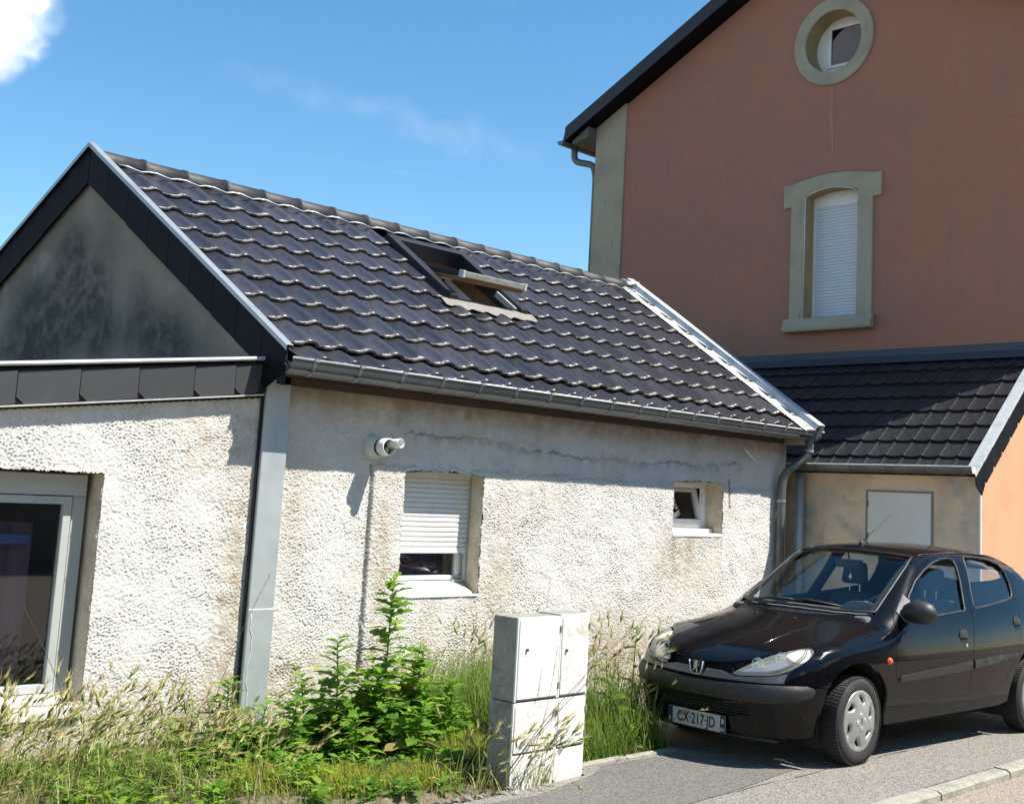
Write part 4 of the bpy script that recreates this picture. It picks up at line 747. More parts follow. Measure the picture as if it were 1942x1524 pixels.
# ================================================================== meter cabinet on the verge
cab = thing('meter_cabinet', (5.48, 5.35, 0), 'peeling white utility meter cabinet standing in the weeds left of the car', 'cabinet')
M_cab = mat('cabinet_white', (.72, .71, .67), .55, var=((5, (.62, .60, .54), .52, .75, 4),))
M_peel = mat('peeling_paint', (.70, .69, .64), .7, var=((11, (.52, .48, .40), .52, .68, 6), (38, (.22, .20, .17), .66, .74, 4), (20, (.30, .27, .22), .70, .78, 5)), bump=((40, .004, 4),))
M_cabside = mat('cabinet_side', (.30, .285, .24), .9, var=((7, (.20, .19, .16), .42, .7, 5), (25, (.36, .34, .29), .5, .75, 4)), bump=((40, .003, 3),))
cx0, cxm, cx1, cy0, cy1 = 5.165, 5.53, 5.79, 5.25, 5.465
for (a, b, z0, z1, mm, dy) in ((cx0, cxm-.003, -.05, .478, M_peel, .004), (cx0, cxm-.003, .483, .968, M_cab, 0), (cxm+.003, cx1, -.05, .478, M_cab, .006), (cxm+.003, cx1, .483, .975, M_peel, .002)):
    MB().box(a, b, cy0+.012+dy, cy1, z0, z1).build('body', M_cabside, cab, bevel=.006)
    mk = .012; d0 = z0+ (.24 if z0 < 0 else .012)
    dr = MB().box(a+mk, b-mk, cy0+dy-.002, cy0+.016+dy, d0, z1-.02).build('door', mm, cab, bevel=.005)
    if z0 < 0: MB().box(a+.006, b-.006, cy0+dy+.004, cy0+.018+dy, z0+.002, d0-.012).build('plinth', mm, cab, bevel=.004)
    fm = MB(); 
    for q in ((a, a+mk-.002, z0, z1), (b-mk+.002, b, z0, z1), (a+mk-.002, b-mk+.002, z1-.018, z1)): fm.box(q[0]+.0005, q[1]-.0005, cy0+.004+dy, cy0+.02+dy, max(q[2], 0)+.001, q[3]-.001)
    fm.build('rim', mm, cab)
    lx, lz = (a+.075, .78) if (z0 > 0 and a < 5.3) else ((b-.06, .27) if a < 5.3 else (a+.05, (z0+z1)/2+.03))
    m = MB(); m.lathe([(.001, .012), (.009, .012), (.010, .0)], (lx, cy0+dy-.001, lz), (0, -1, 0), 12); [MB().box(b-.006, b+.001, cy0+dy-.008, cy0+dy+.012, zz-.02, zz+.02).build('hinge', M_cabside, dr, bevel=.002) for zz in (d0+.06, z1-.08)]; m.build('lock', mat('lock_grey', (.10, .10, .10), .5, .5) if z0 < 0 and a < 5.3 else bpy.data.materials['lock_grey'], dr)

# ================================================================== unseen house across the street, added to dim the sky light on the wall (it stands in the car's reflections)
opp = thing('added_opposite_house', (8, -12, 0), 'unseen plain house added across the street to cut sky light', 'house')
M_opp = mat('added_house_render', (.34, .31, .26), .95, var=((1.2, (.27, .25, .21), .4, .7, 4),)); ox0, ox1, oy0, oy1, oh, orz = -9., 26., -17., -9.5, 6.0, 9.4; oyr = (oy0+oy1)/2
wins = [(x, x+1.1, z, z+1.4) for z in (.9, 3.8) for x in np.arange(ox0+1.6, ox1-1.5, 3.1)]
V2, T2 = cdt([(ox0, -.1), (ox1, -.1), (ox1, oh), (ox0, oh)], [[(a, c), (b, c), (b, d), (a, d)] for a, b, c, d in wins])
MB().add([(a, oy1, b) for a, b in V2], [tuple(t[::-1]) for t in T2]).build('front_wall', M_opp, opp, fix=False)
MB().add([(ox0, oy1, -.1), (ox0, oy0, -.1), (ox0, oy0, oh), (ox0, oyr, orz), (ox0, oy1, oh)], [(0, 1, 2, 3, 4)]).build('gable_wall', M_opp, opp); MB().add([(ox1, oy1, -.1), (ox1, oy0, -.1), (ox1, oy0, oh), (ox1, oyr, orz), (ox1, oy1, oh)], [(0, 1, 2, 3, 4)]).build('gable_wall', M_opp, opp); MB().add([(ox0, oy0, -.1), (ox1, oy0, -.1), (ox1, oy0, oh), (ox0, oy0, oh)], [(0, 1, 2, 3)]).build('back_wall', M_opp, opp)  # walls of the added unseen house
for s in (1, -1):
    ye = oyr+s*((oy1-oyr)+.4); ze = oh-.4*(orz-oh)/(oy1-oyr); MB().hexa([(ox0-.3, oyr, orz), (ox1+.3, oyr, orz), (ox1+.3, ye, ze), (ox0-.3, ye, ze), (ox0-.3, oyr, orz+.15), (ox1+.3, oyr, orz+.15), (ox1+.3, ye, ze+.15), (ox0-.3, ye, ze+.15)]).build('roof', M_slate, opp)  # roof of the added unseen house
for a, b, c, d in wins:
    m = MB()
    for q in ((a, a+.07, c, d), (b-.07, b, c, d), (a+.07, b-.07, c, c+.07), (a+.07, b-.07, d-.07, d)): m.box(q[0], q[1], oy1-.14, oy1-.06, q[2], q[3])
    w_ = m.build('window', M_pvc, opp); MB().box(a+.07, b-.07, oy1-.13, oy1-.12, c+.07, d-.07).build('pane', M_room, w_)  # windows of the added unseen house

# ================================================================== black hatchback
# body surface as an implicit shape (car frame: x back from the nose, y to the car's right, z up)
def _tab(pts,sig,n=1500):
    p=np.array(pts,float);x=np.linspace(p[0,0]-.4,p[-1,0]+.4,n)
    # extend linearly
    y=np.interp(x,p[:,0],p[:,1])
    s0=(p[1,1]-p[0,1])/(p[1,0]-p[0,0]);s1=(p[-1,1]-p[-2,1])/(p[-1,0]-p[-2,0])
    y=np.where(x<p[0,0],p[0,1]+s0*(x-p[0,0]),y);y=np.where(x>p[-1,0],p[-1,1]+s1*(x-p[-1,0]),y)
    dx=x[1]-x[0];m=int(4*sig/dx)+1
    k=np.exp(-.5*(np.arange(-m,m+1)*dx/sig)**2);k/=k.sum()
    yp=np.concatenate([y[0]+(y[1]-y[0])*np.arange(-m,0),y,y[-1]+(y[-1]-y[-2])*np.arange(1,m+1)])
    return x,np.convolve(yp,k,'valid')
T_Z=_tab([(-.3,.42),(0.0,.6),(.06,.645),(.15,.69),(.3,.752),(.5,.815),(.7,.866),(.9,.918),(.99,.945),(1.70,1.385),(1.9,1.428),(2.2,1.443),(2.6,1.447),(3.0,1.418),(3.3,1.36),(3.44,1.29),(3.74,.92),(3.9,.4)],.035)
T_XE=_tab([(0,.06),(.5,.10),(.85,.25),(1.1,.34),(2.0,.34),(2.6,.1),(3.2,.05),(3.8,.05)],.08)
T_CR=_tab([(0,.03),(.7,.06),(1.0,.10),(1.4,.14),(2.0,.16),(3.8,.16)],.08)
T_W=_tab([(0,.70),(.12,.745),(.2,.765),(.3,.79),(.45,.815),(.56,.824),(.68,.82),(.8,.803),(.9,.778),(.97,.750),(1.05,.712),(1.2,.645),(1.37,.565),(1.5,.50)],.035)
T_P=_tab([(0,.95),(.4,.982),(.8,1),(2.5,1),(3.2,.975),(3.83,.9)],.12)
T_XN=_tab([(0,.14),(.12,.075),(.2,.05),(.3,.025),(.4,.0),(.5,.0),(.56,.012),(.62,.035),(.7,.10),(.9,.3)],.02)
T_C=_tab([(-.2,.01),(.2,.01),(.35,.03),(.5,.068),(.6,.115),(.68,.18),(.74,.26),(.79,.37),(.83,.52)],.03)
def _i(t,v): return np.interp(v,t[0],t[1])
def smax(a,b,k):
    h=np.clip(.5+.5*(a-b)/k,0,1);return a*h+b*(1-h)+k*h*(1-h)
def F(P,off=0.):
    x,y,z=P[...,0],np.abs(P[...,1]),P[...,2]
    fs=y-_i(T_W,z)*_i(T_P,x)
    xe=x-_i(T_XE,x)*y*y
    ft=(z-(_i(T_Z,xe)-_i(T_CR,x)*y*y))*.86
    ff=_i(T_XN,z)+_i(T_C,y)-x
    fr=x-(3.83-.28*np.clip(y-.2,0,1)**2*1.2-np.clip(z-.8,0,1)*.25)
    fb=.12-z
    f=smax(fs,ft,.085);f=smax(f,ff,.06);f=smax(f,fr,.08);f=smax(f,fb,.03)
    return f-off
def march(O,D,t0,t1,n=160,off=0.):
    """first crossing outside->inside along O+tD, vectorised; O,D (N,3)"""
    O=np.asarray(O,float);D=np.asarray(D,float);N=len(O)
    ts=np.linspace(t0,t1,n);lo=np.full(N,np.nan);hi=np.full(N,np.nan);prev=F(O+D*ts[0],off)
    for a,b in zip(ts[:-1],ts[1:]):
        cur=F(O+D*b,off);m=np.isnan(lo)&(prev>0)&(cur<=0);lo[m]=a;hi[m]=b;prev=cur
    ok=~np.isnan(lo);lo2=np.where(ok,lo,t1);hi2=np.where(ok,hi,t1)
    for _ in range(30):
        m=.5*(lo2+hi2);v=F(O+D*m[:,None],off);lo2=np.where(v>0,m,lo2);hi2=np.where(v>0,hi2,m)
    return O+D*(.5*(lo2+hi2))[:,None],ok
def side(xz,off=0.,sgn=-1):
    xz=np.asarray(xz,float);O=np.stack([xz[:,0],np.full(len(xz),1.2*sgn),xz[:,1]],1)
    return march(O,np.tile([0,-sgn,0.],(len(xz),1)),0,1.2,off=off)[0]
def top(xy,off=0.):
    xy=np.asarray(xy,float);O=np.stack([xy[:,0],xy[:,1],np.full(len(xy),1.7)],1)
    return march(O,np.tile([0,0,-1.],(len(xy),1)),0,1.5,off=off)[0]
AX=.95
def cyl(tz,off=0.):
    tz=np.asarray(tz,float);d=np.stack([-np.cos(tz[:,0]),np.sin(tz[:,0]),0*tz[:,0]],1)
    O=np.stack([np.full(len(tz),AX),0*tz[:,0],tz[:,1]],1)+d*1.6
    return march(O,-d,0,1.5,off=off)[0]
def tocyl(P): return np.stack([np.arctan2(P[:,1],AX-P[:,0]),P[:,2]],1)
def grad(P):
    g=np.zeros_like(P);h=1e-3
    for i in range(3):
        e=np.zeros(3);e[i]=h;g[:,i]=F(P+e)-F(P-e)
    return g/np.maximum(np.linalg.norm(g,axis=1,keepdims=True),1e-9)

def rearp(yz, off=0.):
    yz = np.asarray(yz, float); O = np.stack([np.full(len(yz), 4.3), yz[:, 0], yz[:, 1]], 1); return march(O, np.tile([-1., 0, 0], (len(yz), 1)), 0, 2.5, off=off)[0]
CARA = R(-4.46); car = thing('parked_car', (8.75, 5.07, 0), 'black five-door hatchback with dusty bonnet parked beside the white house', 'car')
CT = Matrix.Translation((6.841, 5.218, 0)) @ Matrix.Rotation(CARA, 4, 'Z')
car.matrix_world = CT; ORG[car.name] = Vector((0, 0, 0))          # parts are built in the car's own frame
def paint(name, dust, lo, hi):
    m = mat(name, (.002, .0023, .0035), .25, 0, .05, coat=.55, coord='obj')
    nt = m.node_tree; n, l = nt.nodes, nt.links; p = n['Principled BSDF']; cur = p.inputs['Base Color'].links[0].from_socket
    g = n.new('ShaderNodeNewGeometry'); s = n.new('ShaderNodeSeparateXYZ'); l.new(g.outputs['Normal'], s.inputs[0])
    nz = n.new('ShaderNodeTexNoise'); nz.inputs['Scale'].default_value = 5; nz.inputs['Detail'].default_value = 6; tc = n.new('ShaderNodeTexCoord'); l.new(tc.outputs['Object'], nz.inputs['Vector'])
    r = n.new('ShaderNodeMapRange'); r.inputs[1].default_value = lo; r.inputs[2].default_value = hi; r.inputs[4].default_value = dust; l.new(s.outputs['Z'], r.inputs[0])
    r2 = n.new('ShaderNodeMapRange'); r2.inputs[1].default_value = .3; r2.inputs[2].default_value = .7; r2.inputs[3].default_value = .45; l.new(nz.outputs['Fac'], r2.inputs[0])
    mu = n.new('ShaderNodeMath'); mu.operation = 'MULTIPLY'; l.new(r.outputs[0], mu.inputs[0]); l.new(r2.outputs[0], mu.inputs[1])
    x = n.new('ShaderNodeMix'); x.data_type = 'RGBA'; l.new(mu.outputs[0], x.inputs['Factor']); l.new(cur, x.inputs['A']); x.inputs['B'].default_value = (.15, .125, .10, 1); l.new(x.outputs['Result'], p.inputs['Base Color'])
    cw = n.new('ShaderNodeMath'); cw.operation = 'SUBTRACT'; cw.inputs[0].default_value = .55; l.new(mu.outputs[0], cw.inputs[1]); l.new(cw.outputs[0], p.inputs['Coat Weight'])
    rr = n.new('ShaderNodeMath'); rr.operation = 'ADD'; rr.inputs[0].default_value = .2; l.new(mu.outputs[0], rr.inputs[1]); l.new(rr.outputs[0], p.inputs['Roughness'])
    # fine droplets of sap and dirt
    return m
M_paint = paint('black_paint', .025, .45, 1.0); M_side = M_paint
M_plas = mat('black_plastic', (.015, .015, .016), .5, coord='obj', bump=((300, .0004, 2),), var=((8, (.035, .034, .033), .5, .75, 4),))
M_plasg = mat('grey_plastic', (.09, .09, .095), .6, coord='obj'); M_dark = mat('car_dark', (.006, .006, .006), .9)
M_rub = mat('tyre_rubber', (.022, .021, .020), .8, coord='obj', var=((12, (.05, .046, .040), .5, .75, 4),))
M_hub = mat('silver_hubcap', (.36, .36, .35), .38, .55, coord='obj', var=((10, (.33, .32, .30), .5, .75, 4),))
M_chrome = mat('chrome', (.62, .62, .62), .25, .45); M_int = mat('interior_cloth', (.035, .038, .05), .9); M_dash = mat('dashboard', (.10, .10, .10), .75)
M_cglass = glassy('car_glass', (.78, .84, .84), .01, .3); M_wglass = glassy('windscreen_glass', (.86, .92, .90), .01, .1)
def mirror(L): return [(a, -b) for a, b in L]
def panel(name, outer, proj, m_, parent, holes=(), grid=.05, d=.03, off=0., thick=.014, offf=None, ret=False, inset=0.):
    V, T = cdt(outer, holes, d, grid); P = proj(V, off); Nn = grad(P)
    if offf is not None: P = P+Nn*offf(V)[:, None]
    a, b, c = P[T[:, 0]], P[T[:, 1]], P[T[:, 2]]; fl = (np.cross(b-a, c-a)*Nn[T[:, 0]]).sum(1) < 0; T = T.copy(); T[fl] = T[fl][:, ::-1]
    e = np.concatenate([T[:, [0, 1]], T[:, [1, 2]], T[:, [2, 0]]]); key = np.sort(e, 1); u, ix, ct = np.unique(key, axis=0, return_index=True, return_counts=True); be = e[ix[ct == 1]]
    n = len(P); Q = np.concatenate([P, P, P-Nn*thick]); Fs = [tuple(t) for t in T]+([(j+n, i+n, i+2*n, j+2*n) for i, j in be] if thick else [])
    me = bpy.data.meshes.new(name); me.from_pydata([tuple(p) for p in Q], [], Fs); me.update(); me.materials.append(m_)
    me.polygons.foreach_set('use_smooth', np.array([len(f) == 3 for f in Fs]))
    nl = np.zeros((len(me.loops), 3), np.float32); vi = np.zeros(len(me.loops), np.int32); me.loops.foreach_get('vertex_index', vi)
    if offf is None:
        nl = np.concatenate([Nn, Nn, Nn])[vi]
        me.normals_split_custom_set([tuple(v) for v in nl])
    return link(name, me, parent)
gapx = .0035
def shrink(poly, g=gapx):
    P = np.array(poly, float); n = len(P); A = .5*sum(P[i, 0]*P[(i+1) % n, 1]-P[(i+1) % n, 0]*P[i, 1] for i in range(n)); o = []
    for i in range(n):
        a, b, c = P[i-1], P[i], P[(i+1) % n]; e1, e2 = (b-a)/max(np.linalg.norm(b-a), 1e-9), (c-b)/max(np.linalg.norm(c-b), 1e-9)
        nn = np.array([-e1[1]-e2[1], e1[0]+e2[0]])*(1 if A > 0 else -1); nn /= max(np.linalg.norm(nn), 1e-6); o.append(tuple(b+nn*g))
    return o
def smoothpoly(L, it=1):
    for _ in range(it):
        o = []
        for i in range(len(L)):
            a, b = np.array(L[i]), np.array(L[(i+1) % len(L)]); o += [tuple(.75*a+.25*b), tuple(.25*a+.75*b)]
        L = o
    return L
doorF = [(1.345, 1.003), (1.262, .907), (1.215, .815), (1.200, .741), (1.187, .634), (1.184, .485), (1.190, .409), (1.218, .374), (1.265, .356), (1.546, .355), (1.836, .362), (2.180, .371), (2.190, .466), (2.212, .60), (2.240, .694), (2.287, .854), (2.312, .945), (2.36, 1.10), (2.415, 1.28), (2.440, 1.355), (2.40, 1.392), (2.277, 1.388), (2.047, 1.356), (1.839, 1.294), (1.677, 1.212), (1.508, 1.107)]
doorR = [(2.186, .371), (2.458, .384), (2.640, .392), (2.700, .405), (2.740, .432), (2.800, .490), (2.88, .56), (2.95, .64), (3.00, .74), (3.045, .86), (3.085, .97), (3.130, 1.08), (3.155, 1.20), (3.135, 1.30), (3.05, 1.36), (2.90, 1.392), (2.70, 1.405), (2.47, 1.403), (2.446, 1.355), (2.421, 1.28), (2.366, 1.10), (2.318, .945), (2.293, .854), (2.246, .694), (2.218, .60), (2.196, .466)]
winF = [(1.50, .945), (1.545, 1.080), (1.713, 1.196), (1.855, 1.262), (2.027, 1.320), (2.180, 1.350), (2.300, 1.357), (2.352, 1.340), (2.356, 1.29), (2.332, 1.20), (2.288, 1.095), (2.235, .975), (2.012, .961), (1.832, .950)]
winR = [(2.545, 1.368), (2.717, 1.366), (2.93, 1.345), (3.045, 1.312), (3.095, 1.25), (3.098, 1.16), (3.074, 1.085), (3.045, 1.056), (2.967, 1.040), (2.723, 1.013), (2.531, .997), (2.383, .985), (2.415, 1.076), (2.472, 1.215), (2.510, 1.330)]
arc_ = lambda cx, cz, r, a0, a1, n=16: [(cx+r*math.cos(a0+(a1-a0)*i/n), cz+r*math.sin(a0+(a1-a0)*i/n)) for i in range(n+1)]
archF = [(1.095, .30), (1.100, .423), (1.086, .476), (1.055, .528), (1.000, .587), (.930, .632), (.868, .658), (.805, .670), (.742, .672), (.682, .667), (.620, .654), (.563, .634), (.515, .607), (.472, .572), (.434, .523)]
hoods = [(.452, -.645), (.60, -.630), (.78, -.618), (.95, -.612), (1.103, -.612), (1.215, -.618)]
seam3 = top(hoods); wsn = [(1.238, -.615), (1.381, -.592), (1.549, -.572), (1.725, -.549), (1.869, -.512)]; ws3 = top(wsn)
roofs = [(1.90, -.510), (2.2, -.515), (2.6, -.510), (3.0, -.495), (3.3, -.47), (3.40, -.45)]; rf3 = top(roofs)
sz = lambda A: [(float(p[0]), float(p[2])) for p in A]
shell_side = [(.434, .523), (.30, .540), (.165, .549), (.185, .600), (.232, .648), (.332, .703), (.392, .739), (.428, .757), (.444, .764)]+sz(seam3)+sz(ws3)+sz(rf3)+[(3.55, 1.13), (3.70, .96), (3.76, .80), (3.80, .60), (3.79, .30), (3.62, .24)]+arc_(3.215, .285, .385, -.12, math.pi+.05, 18)+[(2.70, .245), (1.9, .238), (1.12, .232)]+archF[:-1]
for sg, side_n in ((-1, 'near'), (1, 'far')):
    pj = lambda v, o, s=sg: side(v, o, s)
    body = panel('body_side', shell_side, pj, M_side, car, [doorF, doorR], grid=.05)
    panel('inner_shell', shell_side, lambda v, o, s=sg: side(v, -.02, s), M_dark, body, [winF, winR, ], grid=.12, thick=0)
    dF = panel('door', shrink(doorF), pj, M_side, car, [winF], grid=.05); dR = panel('door', shrink(doorR), pj, M_side, car, [winR], grid=.05)
    gF = [(1.50, .945), (1.545, 1.080), (1.713, 1.196-.0), (1.83, 1.215), (1.98, 1.262), (2.12, 1.285), (2.25, 1.285), (2.352, 1.26), (2.332, 1.20), (2.288, 1.095), (2.235, .975), (2.012, .961), (1.832, .950)] if sg < 0 else winF
    panel('window_glass', gF, lambda v, o, s=sg: side(v, -.018, s), M_cglass, dF, grid=.1, thick=0); panel('window_glass', winR, lambda v, o, s=sg: side(v, -.012, s), M_cglass, dR, grid=.1, thick=0)
    for dr, w_ in ((dF, winF), (dR, winR)):
        W3 = side(densify(w_, .03), -.004, sg); m = MB(); m.tube([tuple(p) for p in W3]+[tuple(W3[0])], .009, 5, cap=False); m.build('window_seal', M_plas, dr, smooth=True)
    panel('moulding', [(1.228, .530), (1.245, .550), (1.293, .566), (1.722, .590), (2.200, .616), (2.205, .553), (1.799, .536), (1.507, .527), (1.25, .520)], pj, M_plas, dF, grid=.02, d=.02, offf=lambda V: np.full(len(V), .014), thick=.02)
    panel('moulding', [(2.235, .618), (2.60, .634), (2.90, .640), (2.925, .622), (2.90, .604), (2.60, .578), (2.235, .556)], pj, M_plas, dR, grid=.02, d=.02, offf=lambda V: np.full(len(V), .014), thick=.02)
    for dr, hx, hz in ((dF, 2.118, .795), (dR, 2.985, .86)):
        el = [(hx+.058*math.cos(a), hz+.050*math.sin(a)) for a in np.linspace(0, 2*math.pi, 20)[:-1]]
        panel('handle_cup', el, pj, M_dark, dr, grid=.02, d=.01, offf=lambda V: np.full(len(V), .002), thick=0)
        el = [(hx+.056*math.cos(a), hz+.004+.048*math.sin(a)) for a in np.linspace(-.35, math.pi+.35, 18)]
        hd = panel('handle', el, pj, M_plas, dr, grid=.012, d=.01, offf=lambda V, hx=hx, hz=hz: .004+.010*np.clip(1-((V[:, 0]-hx)/.06)**2-((V[:, 1]-hz-.01)/.06)**2, 0, 1), thick=.012)
    ck = side([(2.15, .728)], 0, sg)[0]; m = MB(); m.lathe([(.001, .004), (.010, .004), (.012, 0)], tuple(ck), (0, sg, 0), 12); m.build('lock', M_chrome, dF)
    rp = side([(1.105, .667)], 0, sg)[0]; m = MB(); m.lathe([(.001, .022), (.014, .020), (.022, .012), (.026, 0)], tuple(rp), (0, sg, 0), 16); m.build('side_repeater', mat('amber_lens', (.75, .10, .01), .25, coat=.5) if sg < 0 else bpy.data.materials['amber_lens'], body, smooth=True)
    # mirror with its sail
    panel('mirror_sail', [(1.352, .985), (1.508, 1.098), (1.53, 1.06), (1.492, .940), (1.425, .905), (1.375, .925)], pj, M_plasg, dF, grid=.04, offf=lambda V: np.full(len(V), .006), thick=.012)
    m = MB(); rings = []
    for k in range(9):
        t = k/8; yc = -.735-.255*t; r_ = (.040+.052*math.sin(math.pi*min(1, .12+t*.78))) if k < 8 else .012; zc = .985+.012*math.sin(t*3); xc = 1.435+.0*t-.015*math.sin(t*math.pi)
        rings.append([(xc+(r_*.95 if math.cos(a) < 0 else r_*.62)*math.cos(a), sg*-yc if sg > 0 else yc, zc+r_*.92*math.sin(a)) for a in (2*math.pi*i/16 for i in range(16))])
    m.add([p for r_ in rings for p in r_], [(k*16+i, k*16+(i+1) % 16, (k+1)*16+(i+1) % 16, (k+1)*16+i) for k in range(8) for i in range(16)]+[tuple(range(128, 144))]); m.build('door_mirror', M_plas, dF, smooth=True) if sg < 0 else None
    # front lamp: hazy lens over a reflector
    hl3 = [(0.043, -.288, .578), (0.074, -.341, .613), (0.13, -.396, .655), (0.22, -.46, .700), (0.313, -.523, .732), (0.405, -.588, .757), (0.438, -.638, .762), (0.422, -.676, .754), (0.388, -.701, .737), (0.330, -.705, .699), (0.267, -.684, .664), (0.196, -.644, .626), (0.146, -.595, .601), (0.10, -.515, .586), (0.064, -.407, .576), (0.046, -.33, .571)]
    hl = smoothpoly([(float(a), float(b)) for a, b in tocyl(np.array(hl3)*np.array([1, -sg, 1]))])
    lens = panel('headlight', hl, cyl, glassy('lamp_lens', (.9, .9, .86), .05, .5, (.66, .64, .54), .20) if sg < 0 else bpy.data.materials['lamp_lens'], car, grid=.03, d=.015, off=.001, thick=.004)
    panel('reflector', hl, lambda v, o: cyl(v, -.035), mat('reflector', (.78, .77, .72), .14, .9) if sg < 0 else bpy.data.materials['reflector'], lens, grid=.04, thick=0)
    panel('lamp_surround', shrink(hl, -.006), lambda v, o: cyl(v, -.042), M_dark, lens, [shrink(hl, .002)], grid=.1, thick=-.04)
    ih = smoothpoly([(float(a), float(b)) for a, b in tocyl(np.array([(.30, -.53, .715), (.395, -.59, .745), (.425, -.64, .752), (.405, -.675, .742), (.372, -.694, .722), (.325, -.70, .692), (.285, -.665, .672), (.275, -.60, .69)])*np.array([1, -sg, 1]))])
    panel('lamp_glint', ih, lambda v, o: cyl(v, -.014), mat('lamp_glint_white', (.80, .79, .74), .3, 0, .5) if sg < 0 else bpy.data.materials['lamp_glint_white'], lens, grid=.02, thick=0)  # white panel standing in for the sun's reflection at the lamp's outer end
    for th_, zz, rr in ((-sg*-.49, .645, .045), (-sg*-.66, .690, .040)):
        cpt = cyl([(sg*abs(th_), zz)], -.030)[0]; nrm = grad(np.array([cpt]))[0]; m = MB(); m.lathe([(rr, .012), (rr*.8, -.004), (rr*.4, -.014), (.001, -.016)], tuple(cpt), (-.9, sg*.35, .1), 20); m.build('lamp_bowl', bpy.data.materials['reflector'], lens, smooth=True)
hoodL = [(.062, 0), (.066, -.10), (.074, -.18), (.095, -.26), (.122, -.329), (.150, -.392), (.228, -.457), (.318, -.520), (.408, -.585), (.444, -.640)]+hoods+[(1.13, -.50), (1.04, -.36), (.975, -.18), (.955, 0)]
hood = panel('bonnet', shrink(hoodL+[(a, -b) for a, b in hoodL[::-1]][1:-1]), top, M_paint, car, grid=.04, thick=.02)
for yy in (-.30, .30):                       # pressed ribs of the bonnet
    P3 = top([(x, yy*(1+.55*(x-.3))) for x in np.linspace(.30, .92, 14)], -.002); m = MB(); m.tube([tuple(p) for p in P3], [.001]+[.0045]*12+[.001], 6); m.build('bonnet_rib', M_paint, hood, smooth=True)
for sg in (-1, 1):
    for xx, yy in ((.86, .18),):
        p = top([(xx, sg*yy)])[0]; MB().box(p[0]-.02, p[0]+.02, p[1]-.008, p[1]+.008, p[2]-.004, p[2]+.006).build('washer_jet', M_plas, hood, bevel=.003)
wsb = [(1.045, 0), (1.058, -.18), (1.10, -.36), (1.165, -.50), (1.238, -.607)]
wst = [(1.869, -.507), (1.805, -.36), (1.755, -.18), (1.745, 0)]
cowl = [(.962, 0), (.982, -.18), (1.046, -.36), (1.136, -.50), (1.222, -.615)]+wsb[::-1]
cw = panel('cowl', cowl+[(a, -b) for a, b in cowl[::-1]][1:-1] if False else [(a, b) for a, b in cowl[:5]]+[(a, b) for a, b in wsb[::-1]]+[(a, -b) for a, b in wsb[1:]]+[(a, -b) for a, b in cowl[:5][::-1]][:-1], lambda v, o: top(v, -.016), M_plas, car, grid=.06, thick=0)
wsl = wsb+[(1.381, -.586), (1.549, -.566), (1.725, -.543)]+wst
wscr = panel('windscreen', wsl+[(a, -b) for a, b in wsl[::-1]][1:-1], lambda v, o: top(v, -.004), M_wglass, car, grid=.08, thick=0)
edge3 = top(densify(wsl+[(a, -b) for a, b in wsl[::-1]][1:-1], .05), -.001); m = MB(); m.tube([tuple(p) for p in edge3]+[tuple(edge3[0])], .011, 5, cap=False); m.build('windscreen_seal', M_plas, wscr, smooth=True)
band = [(1.745, 0), (1.755, -.18), (1.805, -.36), (1.845, -.455), (1.80, -.45), (1.745, -.36), (1.69, -.18), (1.68, 0)]
rl = [(1.760, 0), (1.770, -.18), (1.820, -.36), (1.885, -.507)]+roofs[1:]+[(3.43, -.25), (3.44, 0)]
rf = panel('roof', rl+[(a, -b) for a, b in rl[::-1]][1:-1], top, M_paint, car, grid=.06, thick=.02)
panel('headlining', rl+[(a, -b) for a, b in rl[::-1]][1:-1], lambda v, o: top(v, -.03), mat('headlining', (.20, .20, .19), .9), rf, grid=.2, thick=0)
for sg in (-1, 1):                            # roof gutters
    P3 = top([(x, sg*np.interp(x, [a for a, _ in roofs], [-b for _, b in roofs])) for x in np.linspace(1.92, 3.35, 20)], .001); m = MB(); m.tube([tuple(p) for p in P3], .006, 5); m.build('roof_strip', M_plas, rf, smooth=True)
hg = [(-.50, .98), (.50, .98), (.44, 1.30), (-.44, 1.30)]
hatchb = panel('tailgate', [(-.62, .50), (.62, .50), (.60, .95), (.46, 1.34), (-.46, 1.34), (-.60, .95)], rearp, M_paint, car, [hg], grid=.08)
panel('rear_window', hg, lambda v, o: rearp(v, -.006), M_cglass, hatchb, grid=.1, thick=0)
panel('rear_bumper', [(-.72, .22), (.72, .22), (.72, .52), (-.72, .52)], lambda v, o: rearp(v, .006), M_plas, car, grid=.08)
# front: painted bar, rubber strip, lower bumper with grille
c3 = lambda L: [(float(a), float(b)) for a, b in tocyl(np.array(L, float))]
mirr = lambda L: L+[(-a, b) for a, b in L[::-1]]
barl = c3([(.016, 0, .532), (.017, -.13, .535), (.049, -.393, .54), (.097, -.542, .543), (.158, -.639, .549), (.186, -.646, .612), (.146, -.595, .594), (.10, -.515, .579), (.064, -.407, .569), (.046, -.32, .564), (.043, -.285, .572), (.041, -.206, .588), (.034, -.075, .586), (.034, -.06, .552), (.034, 0, .548)])
bp = panel('bumper_bar', barl[:-1]+[(-a, b) for a, b in barl[::-1][1:-1]], cyl, mat('dusty_sheen_paint', (.085, .085, .087), .38, 0, .5, coat=.6, coord='obj', var=((10, (.05, .048, .045), .5, .75, 4),)), car, grid=.03, d=.015)  # black paint greyed in its colour for dust and the sun's sheen
panel('front_backing', [(-.82, .21), (.82, .21), (.86, .60), (.5, .66), (-.5, .66), (-.86, .60)], lambda v, o: cyl(v, -.05), M_dark, car, grid=.08, thick=0)
